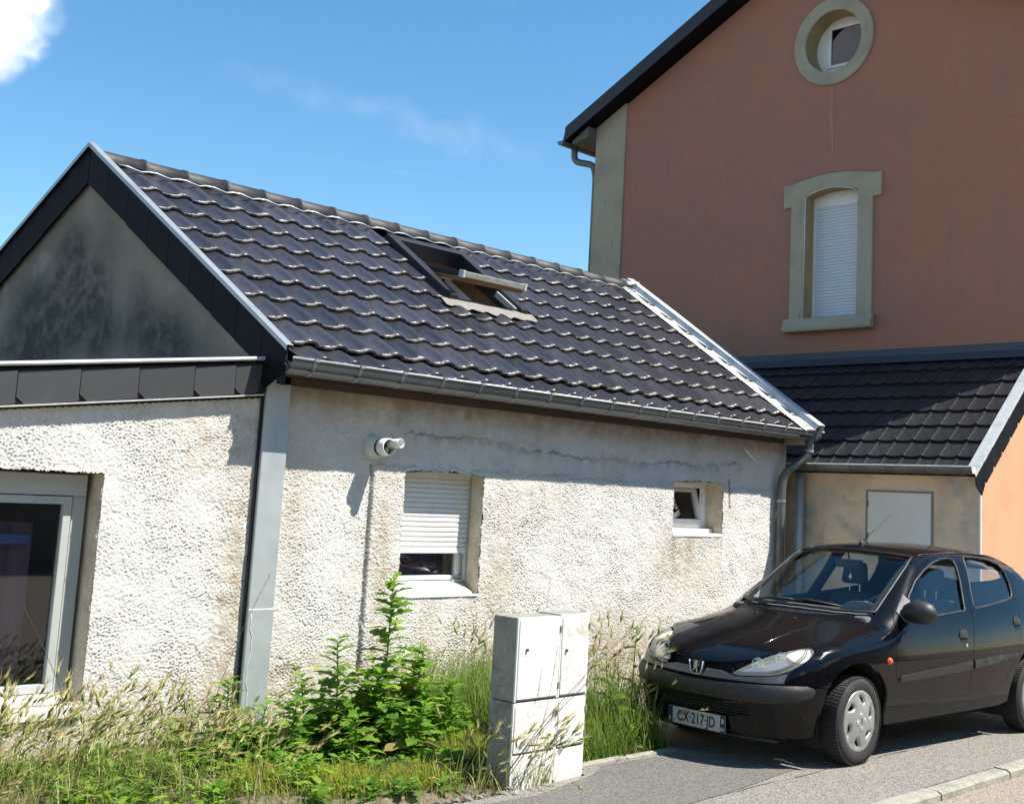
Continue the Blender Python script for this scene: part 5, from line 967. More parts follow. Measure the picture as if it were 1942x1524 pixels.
sll = c3([(.012, 0, .508), (.012, -.18, .512), (.05, -.393, .525), (.121, -.59, .534), (.2, -.68, .538), (.275, -.737, .538), (.313, -.757, .525), (.318, -.76, .507), (.303, -.754, .480), (.26, -.73, .455), (.211, -.701, .437), (.1, -.566, .416), (.04, -.386, .416), (.01, -.126, .412), (.01, 0, .411)])
zm = lambda V: np.interp(np.abs(V[:, 0]), [0, .4, .75, 1.0], [.46, .468, .475, .50])
panel('bumper_strip', sll[:-1]+[(-a, b) for a, b in sll[::-1][:-1]], cyl, M_plas, car, grid=.018, d=.015, offf=lambda V: .006+.022*np.sqrt(np.clip(1-((V[:, 1]-zm(V))/.060)**2, 0, 1)), thick=.03)
lbl = c3([(.012, 0, .405), (.012, -.126, .406), (.04, -.386, .410), (.1, -.566, .410), (.211, -.701, .431), (.262, -.733, .449), (.306, -.756, .476), (.322, -.761, .505), (.315, -.757, .532), (.34, -.770, .530), (.428, -.794, .520), (.395, -.78, .42), (.369, -.767, .322), (.358, -.749, .220), (.30, -.72, .205), (.153, -.576, .195), (.07, -.276, .185), (.065, 0, .183)])
gril = c3([(.03, -.44, .385), (.05, -.44, .315), (.05, -.30, .300), (.05, .30, .300), (.05, .44, .315), (.03, .44, .385)])
foglL = [(sg_*(.68+.075*math.cos(a)), .300+.034*math.sin(a)) for sg_ in (1,) for a in np.linspace(0, 2*math.pi, 16)[:-1]]
lowb = panel('front_bumper', lbl[:-1]+[(-a, b) for a, b in lbl[::-1]][:-1], cyl, M_paint, car, [gril], grid=.03, d=.015)
for k in range(4):
    z_ = .315+.019*k; P3 = cyl([(t, z_) for t in np.linspace(-.47, .47, 24)], -.02); m = MB(); m.tube([tuple(p) for p in P3], .0045, 5); m.build('grille_slat', M_plas, lowb, smooth=True)
for k in range(3):
    z_ = .600+.014*k; P3 = cyl([(t, z_) for t in np.linspace(-.36, .36, 24)], -.03); m = MB(); m.tube([tuple(p) for p in P3], .004, 5); m.build('grille_slat', M_plas, bp, smooth=True)
P3 = cyl([(t, .172) for t in np.linspace(-.66, .66, 28)], -.035); m = MB(); m.tube([tuple(q) for q in P3], [.006]+[.022]*26+[.006], 8); m.build('lip_spoiler', M_plas, lowb, smooth=True)
# shield with rampant lion
def at_front(y, z, o): 
    a = tocyl(cyl([(math.atan2(y, AX-.03), z)], 0))[0]; p = cyl([a], 0)[0]; return Vector((p[0]-o, y, z))
bz = .588; em = MB(); em.prism([(.012, y, bz+z) for y, z in ((-.052, .036), (-.040, -.030), (-.028, -.042), (.028, -.042), (.040, -.030), (.052, .036))], (.03, 0, 0)); emb = em.build('badge', M_dark, car)
em = MB(); em.tube([(.010, y, bz+z) for y, z in ((.062, .040), (.050, -.020), (.042, -.038), (.028, -.047), (0, -.049), (-.028, -.047), (-.042, -.038), (-.050, -.020), (-.062, .040))], .0048, 6); em.build('badge_rim', M_chrome, emb, smooth=True)
lion = [(.010, .036), (.004, .038), (-.002, .036), (-.010, .038), (-.017, .033), (-.016, .024), (-.014, .012), (-.015, .004), (-.010, -.004), (-.012, -.014), (-.018, -.022), (-.014, -.030), (-.020, -.036), (-.008, -.036), (-.006, -.028), (-.004, -.018), (.002, -.010), (.008, -.018), (.013, -.026), (.022, -.030), (.024, -.024), (.018, -.020), (.014, -.010), (.008, -.001), (.020, -.001), (.022, .005), (.010, .006), (.012, .018), (.019, .028), (.016, .034), (.009, .026), (.004, .022), (.002, .030)]
V, T = cdt([(-a*1.05, b*1.05) for a, b in lion]); m = MB(); nn_ = len(V); m.add([(.006, -a, bz+b) for a, b in V]+[(.013, -a, bz+b) for a, b in V], [tuple(t) for t in T]+[tuple(i+nn_ for i in t[::-1]) for t in T]); m.tube([(.009, -.014, bz+.0), (.009, -.024, bz+.004), (.009, -.025, bz+.018), (.009, -.031, bz+.026)], .0022, 5); m.build('lion_emblem', M_chrome, emb)
# number plate
M_plate = mat('plate_white', (.40, .40, .38), .45, coord='obj', var=((15, (.42, .41, .38), .5, .75, 4),)); M_blue = mat('plate_blue', (.012, .02, .06), .5); M_ink = mat('plate_ink', (.01, .01, .01), .6)
pz, px_ = .238, .028; pl_ = MB().box(px_, px_+.006, -.26, .26, pz-.055, pz+.055).build('number_plate', M_plate, car, bevel=.003)
for a, b in ((-.259, -.216), (.216, .259)): MB().box(px_-.001, px_+.003, a, b, pz-.053, pz+.053).build('blue_band', M_blue, pl_)
def text(body, size, loc, name, m_, parent, sx=1.0, ax='front'):
    cu = bpy.data.curves.new(name, 'FONT'); cu.body = body; cu.size = size; cu.extrude = .0006; cu.align_x = 'CENTER'; cu.align_y = 'CENTER'; cu.offset = .0012
    ob = bpy.data.objects.new(name, cu); COL.objects.link(ob); dg = bpy.context.evaluated_depsgraph_get(); dg.update(); me = bpy.data.meshes.new_from_object(ob.evaluated_get(dg)); bpy.data.objects.remove(ob)
    me.transform(Matrix.Scale(sx, 4, (1, 0, 0))); me.transform(Matrix(((0, 0, -1, loc[0]), (-1, 0, 0, loc[1]), (0, 1, 0, loc[2]), (0, 0, 0, 1)))); me.materials.clear(); me.materials.append(m_); return link(name, me, parent)
text('CX·217·JD', .098, (px_-.0015, .0, pz-.002), 'plate_lettering', M_ink, pl_, .80)
text('F', .04, (px_-.0025, .238, pz-.03), 'plate_lettering', M_plate, pl_); text('54', .034, (px_-.0025, -.238, pz-.033), 'plate_lettering', M_plate, pl_)
MB().box(px_-.0022, px_-.0005, -.249, -.228, pz+.004, pz+.036).build('region_mark', M_plate, pl_)
# wheels
def wheel(x, y, steer, sg):
    m = MB(); W = .0875
    prof = [(.200, -W+.010), (.222, -W), (.255, -W+.002), (.275, -W+.012), (.2865, -W+.03), (.290, -.03), (.290, .03), (.2865, W-.03), (.275, W-.012), (.255, W-.002), (.222, W), (.200, W-.010)]
    m.lathe(prof, (0, 0, 0), (0, 1, 0), 64, (1, 0, 0)); me = m.mesh('tyre'); me.materials.append(M_rub); me.polygons.foreach_set('use_smooth', np.ones(len(me.polygons), bool)); w = link('wheel', me, car); w.location = (x, y, .287); w.rotation_euler = (0, 0, steer); ORG[w.name] = Vector((0, 0, 0))
    m = MB()
    for k in range(72):
        a = 2*math.pi*k/72; 
        for y0, y1, sh in ((-.078, -.036, .018), (-.028, .028, -.012), (.036, .078, .018)):
            pts = []
            for rr in (.284, .2925):
                for yy, da in ((y0, -.031), (y1, -.031+sh), (y1, .031+sh), (y0, .031)):
                    if rr > .29 and abs(yy) > .07: q = .290
                    else: q = rr
                    pts.append((q*math.cos(a+da), yy, q*math.sin(a+da)))
            m.hexa(pts)
    m.build('tread', M_rub, w)
    f = -1 if sg < 0 else 1
    if True:
        ro = .205; outer = [(ro*math.cos(2*math.pi*k/72), ro*math.sin(2*math.pi*k/72)) for k in range(72)]; holes = []
        for k in range(6):
            a0 = 2*math.pi*(k/6)+.35; hs_ = []
            for i in range(16):
                t = 2*math.pi*i/16; u = .040*math.cos(t); v = .0185*math.sin(t)*(1-.55*math.cos(t)); an = 1.05; du, dv = u*math.cos(an)-v*math.sin(an), u*math.sin(an)+v*math.cos(an)
                hs_.append((math.cos(a0)*(.144+du)-math.sin(a0)*dv, math.sin(a0)*(.144+du)+math.cos(a0)*dv))
            holes.append(hs_)
        V, T = cdt(outer, holes, .012, .014); r_ = np.hypot(V[:, 0], V[:, 1]); yv = f*(.074+.026*np.clip(1-(r_/.205)**2, 0, 1)+.008*np.exp(-((r_-.195)/.010)**2))
        for hs_ in holes:
            hc = np.mean(hs_, 0); dd = np.min(np.linalg.norm(V[:, None]-np.array(hs_)[None], axis=2), 1); yv = yv-f*.006*np.exp(-(dd/.010)**2)*(np.linalg.norm(V-hc, axis=1) < .08)
        P = np.stack([V[:, 0], yv, V[:, 1]], 1); n = len(P); e = np.concatenate([T[:, [0, 1]], T[:, [1, 2]], T[:, [2, 0]]]); u_, ix, ct = np.unique(np.sort(e, 1), axis=0, return_index=True, return_counts=True); be = e[ix[ct == 1]]
        Q = np.concatenate([P, P-np.array([0, f*.018, 0])]); m = MB(); m.v = [tuple(p) for p in Q]; m.f = [tuple(t) for t in T]+[(int(j), int(i), int(i+n), int(j+n)) for i, j in be]
        hc = m.build('hubcap', M_hub, w, smooth=True); 
        m = MB(); m.lathe([(.001, f*.03), (.19, f*.025), (.204, f*.06)], (0, 0, 0), (0, 1, 0), 40); m.build('rim', mat('steel_rim', (.03, .03, .03), .6, .3) if 'steel_rim' not in bpy.data.materials else bpy.data.materials['steel_rim'], w)
        for k in range(4):
            a = math.pi/2*k+.1; m = MB(); m.lathe([(.001, f*.002), (.010, f*.003), (.013, f*.001), (.016, f*.006), (.018, 0)], (.042*math.cos(a), f*.0965, .042*math.sin(a)), (0, 1, 0), 14); m.build('bolt', M_chrome, w, smooth=True)
        m = MB(); m.add([(-a*.55*f*-1, f*.1016, b*.55) for a, b in lion], [tuple(range(len(lion)))]); m.build('hub_emblem', mat('dark_chrome', (.20, .20, .20), .3, .8) if 'dark_chrome' not in bpy.data.materials else bpy.data.materials['dark_chrome'], w, fix=False)
    return w
for x, y, st_, sg in ((.775, -.722, R(4), -1), (3.217, -.722, 0, -1), (.775, .722, R(4), 1), (3.217, .722, 0, 1)):
    wheel(x, y, st_, sg)
    m = MB(); ar = arc_(x-.02, .285, .40, -.35, math.pi+.35, 20); yo, yi = sg*.775, sg*.50
    m.add([(a, yo, b) for a, b in ar]+[(a, yi, b) for a, b in ar], [(i, i+1, 21+1+i-0, 21+i) if False else (i, i+1, 21+i+1, 21+i) for i in range(20)]+[tuple(range(21, 42))]); m.build('wheel_arch_liner', M_dark, car, fix=False)
MB().box(.50, 3.6, -.60, .60, .17, .26).build('underbody', M_dark, car); MB().box(.30, 1.12, -.50, .50, .26, .60).build('engine_block', M_dark, car)
# cabin
MB().box(1.1, 3.5, -.68, .68, .26, .36).build('cabin_floor', M_dark, car)
m = MB(); m.hexa([(1.12, -.66, .60), (1.50, -.66, .60), (1.50, .66, .60), (1.12, .66, .60), (1.10, -.62, .945), (1.55, -.64, .955), (1.55, .64, .955), (1.10, .62, .945)]); dash = m.build('dashboard', M_dash, car, bevel=.03)
m = MB(); hpts = []
for k in range(13):
    a = math.pi*k/12; hpts.append((1.43, -.36+.20*math.cos(a), .955+.075*math.sin(a)))
m.prism(hpts, (.16, 0, -.03)); m.build('instrument_hood', mat('dash_top', (.13, .135, .13), .7), dash, bevel=.01)
m = MB(); cW = Vector((1.70, -.36, .90)); nW = Vector((-.9, 0, .42)).normalized(); uW = Vector((0, 1, 0)); vW = nW.cross(uW)
m.tube([cW+uW*.185*math.cos(a)+vW*.185*math.sin(a) for a in np.linspace(0, 2*math.pi, 33)], .015, 6, cap=False); m.tube([cW-uW*.18, cW+nW*-.0, cW+uW*.18], .02, 6); m.tube([cW, cW+nW*.25], .03, 8); m.build('steering_wheel', M_dash, car, smooth=True)
def seat(x, y, w, head=True):
    m = MB(); m.hexa([(x, y-w, .36), (x+.5, y-w, .34), (x+.5, y+w, .34), (x, y+w, .36), (x-.02, y-w, .52), (x+.48, y-w, .47), (x+.48, y+w, .47), (x-.02, y+w, .52)]); s = m.build('seat', M_int, car, bevel=.05, seg=3)
    m = MB(); m.hexa([(x+.40, y-w, .46), (x+.52, y-w, .44), (x+.52, y+w, .44), (x+.40, y+w, .46), (x+.60, y-w*.82, 1.02), (x+.69, y-w*.82, 1.03), (x+.69, y+w*.82, 1.03), (x+.60, y+w*.82, 1.02)]); m.build('backrest', M_int, s, bevel=.05, seg=3)
    if head:
        m = MB(); m.hexa([(x+.615, y-.13, 1.085), (x+.70, y-.12, 1.09), (x+.70, y+.12, 1.09), (x+.615, y+.13, 1.085), (x+.64, y-.11, 1.27), (x+.71, y-.10, 1.265), (x+.71, y+.10, 1.265), (x+.64, y+.11, 1.27)]); m.build('headrest', M_int, s, bevel=.04, seg=3)
        for q in (-.05, .05): m = MB(); m.tube([(x+.655, y+q, 1.0), (x+.66, y+q, 1.12)], .006, 6); m.build('headrest_post', M_chrome, s)
seat(1.72, -.36, .24); seat(1.72, .36, .24); seat(2.62, -.32, .30, False); seat(2.62, .32, .30, False)
MB().box(3.25, 3.62, -.58, .58, .92, .945).build('parcel_shelf', M_int, car)
p = top([(1.78, 0)], -.03)[0]; m = MB(); m.tube([(p[0]-.02, 0, p[2]), (p[0]+.0, 0, p[2]-.07)], .008, 6); m.hexa([(p[0]-.02, -.11, p[2]-.12), (p[0]+.01, -.11, p[2]-.12), (p[0]+.01, .11, p[2]-.12), (p[0]-.02, .11, p[2]-.12), (p[0]-.03, -.12, p[2]-.055), (p[0]+.01, -.12, p[2]-.055), (p[0]+.01, .12, p[2]-.055), (p[0]-.03, .12, p[2]-.055)]); m.build('inside_mirror', M_plas, car, bevel=.008)
m = MB(); m.lathe([(.001, 0), (.010, .006), (.016, .02), (.010, .045), (.003, .055)], (p[0]+.02, 0, p[2]-.215), (0, 0, 1), 12); m.tube([(p[0]+.02, 0, p[2]-.16), (p[0]+.0, 0, p[2]-.05)], .0015, 4); m.build('hanging_charm', mat('silver_charm', (.7, .7, .68), .3, .6), car, smooth=True)
# wipers and aerial
for a, b, c in (((1.03, .30), (1.10, -.10), (1.13, -.38)), ((1.10, .47), (1.10, .25), (1.08, .02))):
    P3 = top([a, b, c], .012); m = MB(); m.tube([tuple(q) for q in P3], .008, 5); P3 = top([tuple(np.array(a)*(1-t)+np.array(c)*t+np.array([.015, 0])) for t in np.linspace(.15, 1, 8)], .004); m.tube([tuple(q) for q in P3], .006, 5); m.build('wiper', M_plas, car, smooth=True)
q = top([(1.94, 0)], 0)[0]; m = MB(); m.lathe([(.022, -.004), (.020, .012), (.008, .03), (.001, .03)], tuple(q), (0, 0, 1), 12); ae = m.build('aerial', M_plas, car, smooth=True)
m = MB(); m.tube([tuple(q+np.array([0, 0, .02])), tuple(q+np.array([.40, 0, .235]))], [.0035, .0018], 5); m.build('aerial_rod', M_plas, ae, smooth=True)

# ================================================================== weeds on the verge
def leafmat(name, cols, trans=.58, rough=.55, spec=.3):
    """foliage: colour from a per-vertex 'tint' through a ramp, part of the light passing through"""
    m = bpy.data.materials.new(name); m.use_nodes = True; nt = m.node_tree; n, l = nt.nodes, nt.links; n.clear(); o = n.new('ShaderNodeOutputMaterial')
    a = n.new('ShaderNodeAttribute'); a.attribute_name = 'tint'; r = n.new('ShaderNodeValToRGB'); l.new(a.outputs['Fac'], r.inputs[0]); e = r.color_ramp.elements; e[0].color = (*cols[0], 1); e[1].color = (*cols[-1], 1)
    for i, c in enumerate(cols[1:-1]): q = e.new((i+1)/(len(cols)-1)); q.color = (*c, 1)
    p = n.new('ShaderNodeBsdfPrincipled'); p.inputs['Roughness'].default_value = rough; p.inputs['Specular IOR Level'].default_value = spec; l.new(r.outputs[0], p.inputs['Base Color'])
    t = n.new('ShaderNodeBsdfTranslucent'); hs = n.new('ShaderNodeHueSaturation'); hs.inputs['Value'].default_value = 1.25; hs.inputs['Hue'].default_value = .485; l.new(r.outputs[0], hs.inputs['Color']); l.new(hs.outputs[0], t.inputs[0])
    x = n.new('ShaderNodeMixShader'); x.inputs[0].default_value = trans; l.new(p.outputs[0], x.inputs[1]); l.new(t.outputs[0], x.inputs[2]); l.new(x.outputs[0], o.inputs[0]); return m
GREENS = [(.045, .12, .014), (.10, .235, .026), (.18, .34, .038), (.30, .43, .065)]
M_leaf = leafmat('weed_leaf', GREENS); M_grass = leafmat('grass_blade', [(.055, .13, .018), (.13, .24, .036), (.24, .30, .07), (.42, .38, .16)]); M_straw = leafmat('barley', [(.15, .22, .045), (.34, .34, .11), (.52, .46, .21), (.66, .58, .32)], .35); M_dry = leafmat('dry_stalk', [(.05, .04, .03), (.12, .095, .06), (.22, .17, .10)], .1)
def ground_z(x, y): return -.035+np.clip((y-edge_y(x))*.25, -.02, .06)+.018*np.sin(x*5.1+y*3)*np.sin(y*7-x)
class Veg:
    def __init__(s): s.V = []; s.F = []; s.T = []; s.n = 0
    def put(s, V, Fc, t):
        V = np.asarray(V, float).reshape(-1, 3); s.V.append(V); s.F.append(np.asarray(Fc, np.int64)+s.n); s.T.append(np.broadcast_to(np.asarray(t, float), (len(V),)) if np.ndim(t) < 1 or len(np.atleast_1d(t)) != len(V) else np.asarray(t, float)); s.n += len(V)
    def blades(s, root, h, w, az, lean, curl, tint, seg=4, tip=.1):
        """ribbons: root (N,3); h,w,az,lean,curl,tint (N,)"""
        N_ = len(root); d = np.stack([np.cos(az), np.sin(az), 0*az], 1); side_ = np.stack([-np.sin(az), np.cos(az), 0*az], 1); P = root.copy(); L = []
        for k in range(seg+1):
            t = k/seg; ang = lean+curl*t; ww = w*(1-t*(1-tip))*(1 if t > 0 else .7); L.append(np.stack([P-side_*ww[:, None], P+side_*ww[:, None]], 1))
            P = P+(d*np.sin(ang)[:, None]+np.array([0, 0, 1.])*np.cos(ang)[:, None])*(h/seg)[:, None]
        V = np.stack(L, 1).reshape(N_, (seg+1)*2, 3); b = (np.arange(N_)*(seg+1)*2)[:, None, None]
        f = np.array([[(2*k, 2*k+1, 2*k+3), (2*k, 2*k+3, 2*k+2)] for k in range(seg)]).reshape(-1, 3); Fc = (f[None]+b).reshape(-1, 3)
        tt = np.repeat(tint, (seg+1)*2)+np.tile(np.repeat(np.linspace(-.06, .12, seg+1), 2), N_); s.put(V.reshape(-1, 3), Fc, np.clip(tt, 0, 1)); return P, d*np.sin(lean+curl)[:, None]+np.array([0, 0, 1.])*np.cos(lean+curl)[:, None]
    def heads(s, P, D, L, tint, awns=9):
        """bristly ears: a slim body and a fan of awns along direction D, drooping"""
        for p, d, l_, t in zip(P, D, L, tint):
            d = d/np.linalg.norm(d); u = np.cross(d, [0, 0, 1.]); u = u/max(np.linalg.norm(u), 1e-6); v = np.cross(u, d); r_ = l_*.085; dr = np.array([0, 0, -.25*l_])
            ring = [p]+[p+d*l_*.45+r_*(u*math.cos(a)+v*math.sin(a))+dr*.3 for a in (0, 2.1, 4.2)]+[p+d*l_+dr]
            s.put(ring, [(0, 1, 2), (0, 2, 3), (0, 3, 1), (4, 2, 1), (4, 3, 2), (4, 1, 3)], t)
            q = []; f = []
            for k in range(awns):
                a = rng.uniform(0, 6.28); b = rng.uniform(.05, .95); base = p+d*l_*b+dr*b*b; o = u*math.cos(a)+v*math.sin(a); tipp = base+(d*.9+o*.33)*l_*.62+dr*.25; i0 = len(q); w_ = o*.0016+np.cross(o, d)*.0018
                q += [base-w_, base+w_, tipp]; f.append((i0, i0+1, i0+2))
            s.put(q, f, min(1, t+.12))
    def build(s, name, m_, kind=None, parent=None, label=None):
        V = np.concatenate(s.V); Fc = np.concatenate(s.F); me = npmesh(name, V-np.array(org(parent)), Fc, True); me.materials.append(m_); a = me.attributes.new('tint', 'FLOAT', 'POINT'); a.data.foreach_set('value', np.concatenate(s.T).astype(np.float32))
        o = link(name, me, parent); return tag(o, label=label, kind=kind)
def scatter(n, x0, x1, y0, y1, keep=None):
    x = rng.uniform(x0, x1, n); y = rng.uniform(y0, y1, n); k = (y > edge_y(x)+.02) & (y < 7.30) & ~((x > 5.14) & (x < 5.81) & (y > 5.22) & (y < 5.48))
    if keep is not None: k &= keep(x, y)
    x, y = x[k], y[k]; return np.stack([x, y, ground_z(x, y)], 1)
cl = lambda P, sc, ph: .5+.5*np.sin(P[:, 0]*sc+ph)*np.sin(P[:, 1]*sc*1.3+ph*2)
# fine grass everywhere on the strip
g = Veg(); P = scatter(13000, 2.2, 7.3, 5.1, 7.32); n_ = len(P)
hgt = rng.gamma(5, .020, n_)*(.45+.9*cl(P, 2.3, .7))*np.where((P[:, 0] < 5.3) & (P[:, 1] < 6.5), .55, 1); hgt *= np.where((P[:, 0] > 5.85), 1.7, 1.0)*np.where((P[:, 1] < edge_y(P[:, 0])+.22), .5, 1)*np.where((P[:, 0] > 6.95), .55, 1)
g.blades(P, np.clip(hgt, .03, .48), rng.uniform(.0018, .0042, n_), rng.uniform(0, 6.28, n_), rng.uniform(0, .45, n_), rng.uniform(.1, 1.3, n_), np.clip(rng.normal(.38, .22, n_)+.35*(cl(P, 3.1, 2.)-.5), 0, 1))
# coarse bright tufts near the car and the cabinet
P = scatter(5200, 5.85, 7.25, 5.42, 7.2, lambda x, y: (x < 6.9) | (y < 6.1)); n_ = len(P); g.blades(P, rng.uniform(.20, .62, n_)*np.where(P[:, 1] < 5.75, .62, 1), rng.uniform(.003, .0065, n_), rng.uniform(0, 6.28, n_), rng.uniform(.02, .3, n_), rng.uniform(.2, 1.3, n_), np.clip(rng.normal(.34, .14, n_), 0, 1), 5)
g.build('grass', M_grass, 'stuff', None, 'short and knee-high green grass on the verge')
# dead thatch
d = Veg(); P = scatter(5200, 2.4, 7.0, 5.1, 7.32, lambda x, y: (np.abs(x-5.0) < .5) & (y < 5.75) | (rng.uniform(0, 1, len(x)) < .30) | ((x > 5.9) & (x < 6.3) & (y > 6.9))); n_ = len(P); hh_ = rng.uniform(.05, .22, n_)*np.where((P[:, 0] > 5.9) & (P[:, 1] > 6.8), 2.0, 1)
d.blades(P, hh_, rng.uniform(.0012, .003, n_), rng.uniform(0, 6.28, n_), rng.uniform(.2, 1.1, n_), rng.uniform(0, 1.0, n_), rng.uniform(.35, 1, n_), 3)
d.build('dead_grass', leafmat('thatch', [(.10, .075, .045), (.22, .17, .09), (.38, .31, .18)], .2), 'stuff', None, 'pale dead grass lying on the verge')
# wild barley: left foreground, beside the car, a few round the cabinet
b = Veg()
def barley(P, h0, h1, lean=.25, tl=.45, th=.7, wind=0.0):
    n_ = len(P); az = rng.normal(wind, .9, n_); h_ = rng.uniform(h0, h1, n_); tip, dr = b.blades(P, h_, rng.uniform(.0012, .0022, n_), az, rng.uniform(.0, lean, n_), rng.uniform(.15, .95, n_), np.clip(rng.normal(tl-.2, .15, n_), 0, 1), 5, .7)
    b.heads(tip, dr, rng.uniform(.045, .135, n_), np.clip(rng.normal(th, .16, n_), 0, 1), 10)
    m_ = rng.uniform(0, 1, n_) < .8; Q = P[m_]; k = len(Q); b.blades(Q, rng.uniform(.12, .30, k), rng.uniform(.002, .0045, k), rng.uniform(0, 6.28, k), rng.uniform(.1, .6, k), rng.uniform(.2, 1.4, k), np.clip(rng.normal(.35, .2, k), 0, 1))
barley(scatter(280, 2.3, 3.60, 5.8, 7.1), .20, .47, .3, .36, .52); barley(scatter(260, 2.3, 3.7, 5.8, 7.0), .2, .42, .3, .15, .25); barley(scatter(60, 3.6, 4.2, 5.6, 6.9), .14, .30, .3, .4, .6)
barley(scatter(230, 5.9, 6.95, 5.5, 7.1), .30, .66, .22, .15, .25); barley(scatter(70, 6.7, 7.15, 5.42, 6.0), .25, .42, .5, .35, .5); barley(scatter(60, 4.85, 5.25, 5.17, 5.5), .14, .34, .3, .3, .4)
P = np.array([[x, 5.215+rng.uniform(-.03, .01), 0.] for x in np.concatenate([rng.uniform(5.14, 5.50, 26)])]); barley(P, .16, .36, .35, .25, .35)
b.build('wild_barley', M_straw, 'stuff', None, 'bristly straw-coloured wild barley swaying on the verge')
# low leafy ground cover: many little lobed leaves
lf = Veg()
def leafshape(L, w, lob=4, dp=.45):
    """lobed leaf along +x, in local coords, slightly folded and arched"""
    pts = []; ns = lob*4
    for i in range(ns+1):
        t = i/ns; half = w*math.sin(math.pi*min(1, t*.94+.05))**.7*(1-dp*(.5+.5*math.cos(2*math.pi*lob*t))); pts.append((t*L, half))
    V = []; 
    for x, h_ in pts: V += [(x-.10*h_, h_, .25*h_-.30*x*x/L), (x, 0, -.30*x*x/L), (x-.10*h_, -h_, .25*h_-.30*x*x/L)]
    F_ = []
    for i in range(ns): a, c = 3*i, 3*i+3; F_ += [(a, a+1, c+1), (a, c+1, c), (a+1, a+2, c+2), (a+1, c+2, c+1)]
    return np.array(V), np.array(F_)
LS = [leafshape(1, .34, 3, .5), leafshape(1, .30, 4, .55), leafshape(1, .38, 2, .35), leafshape(1, .25, 3, .45)]
def put_leaf(vg, p, az, el, L, k, tint, rollv=0.):
    V, Fc = LS[k]; ca_, sa_, ce, se = math.cos(az), math.sin(az), math.cos(el), math.sin(el); V = V*L; cr, sr = math.cos(rollv), math.sin(rollv); y_ = V[:, 1]*cr-V[:, 2]*sr; z_ = V[:, 1]*sr+V[:, 2]*cr; x_ = V[:, 0]*ce-z_*se; z2 = V[:, 0]*se+z_*ce
    vg.put(np.stack([x_*ca_-y_*sa_, x_*sa_+y_*ca_, z2], 1)+np.asarray(p), Fc, tint)
def leafy(n, x0, x1, y0, y1, hmax, lmin, lmax, keep=None, tm=.45):
    for p in scatter(n, x0, x1, y0, y1, keep):
        hh = rng.uniform(.3, 1)*hmax; k = int(4+hh*26); az0 = rng.uniform(0, 6.28); ln_ = rng.uniform(0, .25); dx, dy = math.cos(az0)*ln_, math.sin(az0)*ln_
        for i in range(k):
            t = (i+.5)/k; put_leaf(lf, p+np.array([dx*hh*t, dy*hh*t, hh*t]), az0+i*2.4+rng.uniform(-.4, .4), rng.uniform(.1, .8), rng.uniform(lmin, lmax)*(1.1-.55*t), int(rng.integers(0, 4)), float(np.clip(rng.normal(tm, .27)+.25*(t-.5), 0, 1)), rng.uniform(-.5, .5))
leafy(60, 4.0, 4.60, 6.3, 7.25, .22, .06, .13); leafy(100, 4.65, 5.75, 6.2, 7.2, .32, .06, .14, None, .45); leafy(150, 4.0, 5.35, 5.35, 6.4, .12, .05, .13, None, .55); leafy(60, 4.75, 5.60, 6.15, 6.85, .58, .08, .17, None, .42); leafy(130, 2.9, 4.3, 5.7, 7.1, .16, .06, .13, None, .6); leafy(50, 5.85, 6.9, 5.45, 7.0, .22, .05, .10, None, .35); leafy(16, 6.75, 7.15, 5.5, 6.1, .14, .05, .11, None, .2)
lf.build('leafy_weeds', M_leaf, 'stuff', None, 'low leafy green weeds covering the verge')
# mossy yellow cushions of fine foliage
ms = Veg()
for cx_, cy_, rr, nn_ in ((3.95, 6.0, .20, 900), (4.35, 5.75, .28, 1300), (4.75, 5.55, .22, 900), (5.55, 6.25, .34, 1700), (5.62, 5.85, .26, 1200), (5.9, 5.9, .22, 800)):
    a = rng.uniform(0, 6.28, nn_); r_ = rr*np.sqrt(rng.uniform(0, 1, nn_)); x = cx_+r_*np.cos(a); y = cy_+r_*np.sin(a); z = ground_z(x, y); ms.blades(np.stack([x, y, z], 1), rng.uniform(.04, .16, nn_)*(1.15-(r_/rr)**2*.7), rng.uniform(.002, .005, nn_), rng.uniform(0, 6.28, nn_), rng.uniform(0, .7, nn_), rng.uniform(0, 1.2, nn_), np.clip(rng.normal(.45, .2, nn_), 0, 1), 2, .4)
ms.build('bedstraw', leafmat('yellow_green', [(.14, .21, .025), (.29, .33, .045), (.46, .43, .07)]), 'stuff', None, 'yellow-green cushions of fine bedstraw')
# tall prickly lettuces: each its own plant with separate leaves
leafmeshes = []
for k, (V, Fc) in enumerate(LS):
    for tn in (.25, .5, .75):
        me = npmesh('leaf', V, Fc, True); me.materials.append(M_leaf); a = me.attributes.new('tint', 'FLOAT', 'POINT'); a.data.foreach_set('value', np.clip(tn+.22*np.sin(V[:, 0]*9+k)*np.cos(V[:, 1]*14), 0, 1).astype(np.float32)); leafmeshes.append(me)
dryleaves = []
for k in (0, 3):
    me = npmesh('leaf', LS[k][0], LS[k][1], True); me.materials.append(leafmat('withered_leaf%d' % k, [(.20, .15, .05), (.30, .24, .09)], .3)); a = me.attributes.new('tint', 'FLOAT', 'POINT'); a.data.foreach_set('value', np.linspace(0, 1, len(LS[k][0])).astype(np.float32)); dryleaves.append(me)
M_stem = leafmat('weed_stem', [(.09, .16, .04), (.14, .20, .06)], .1)
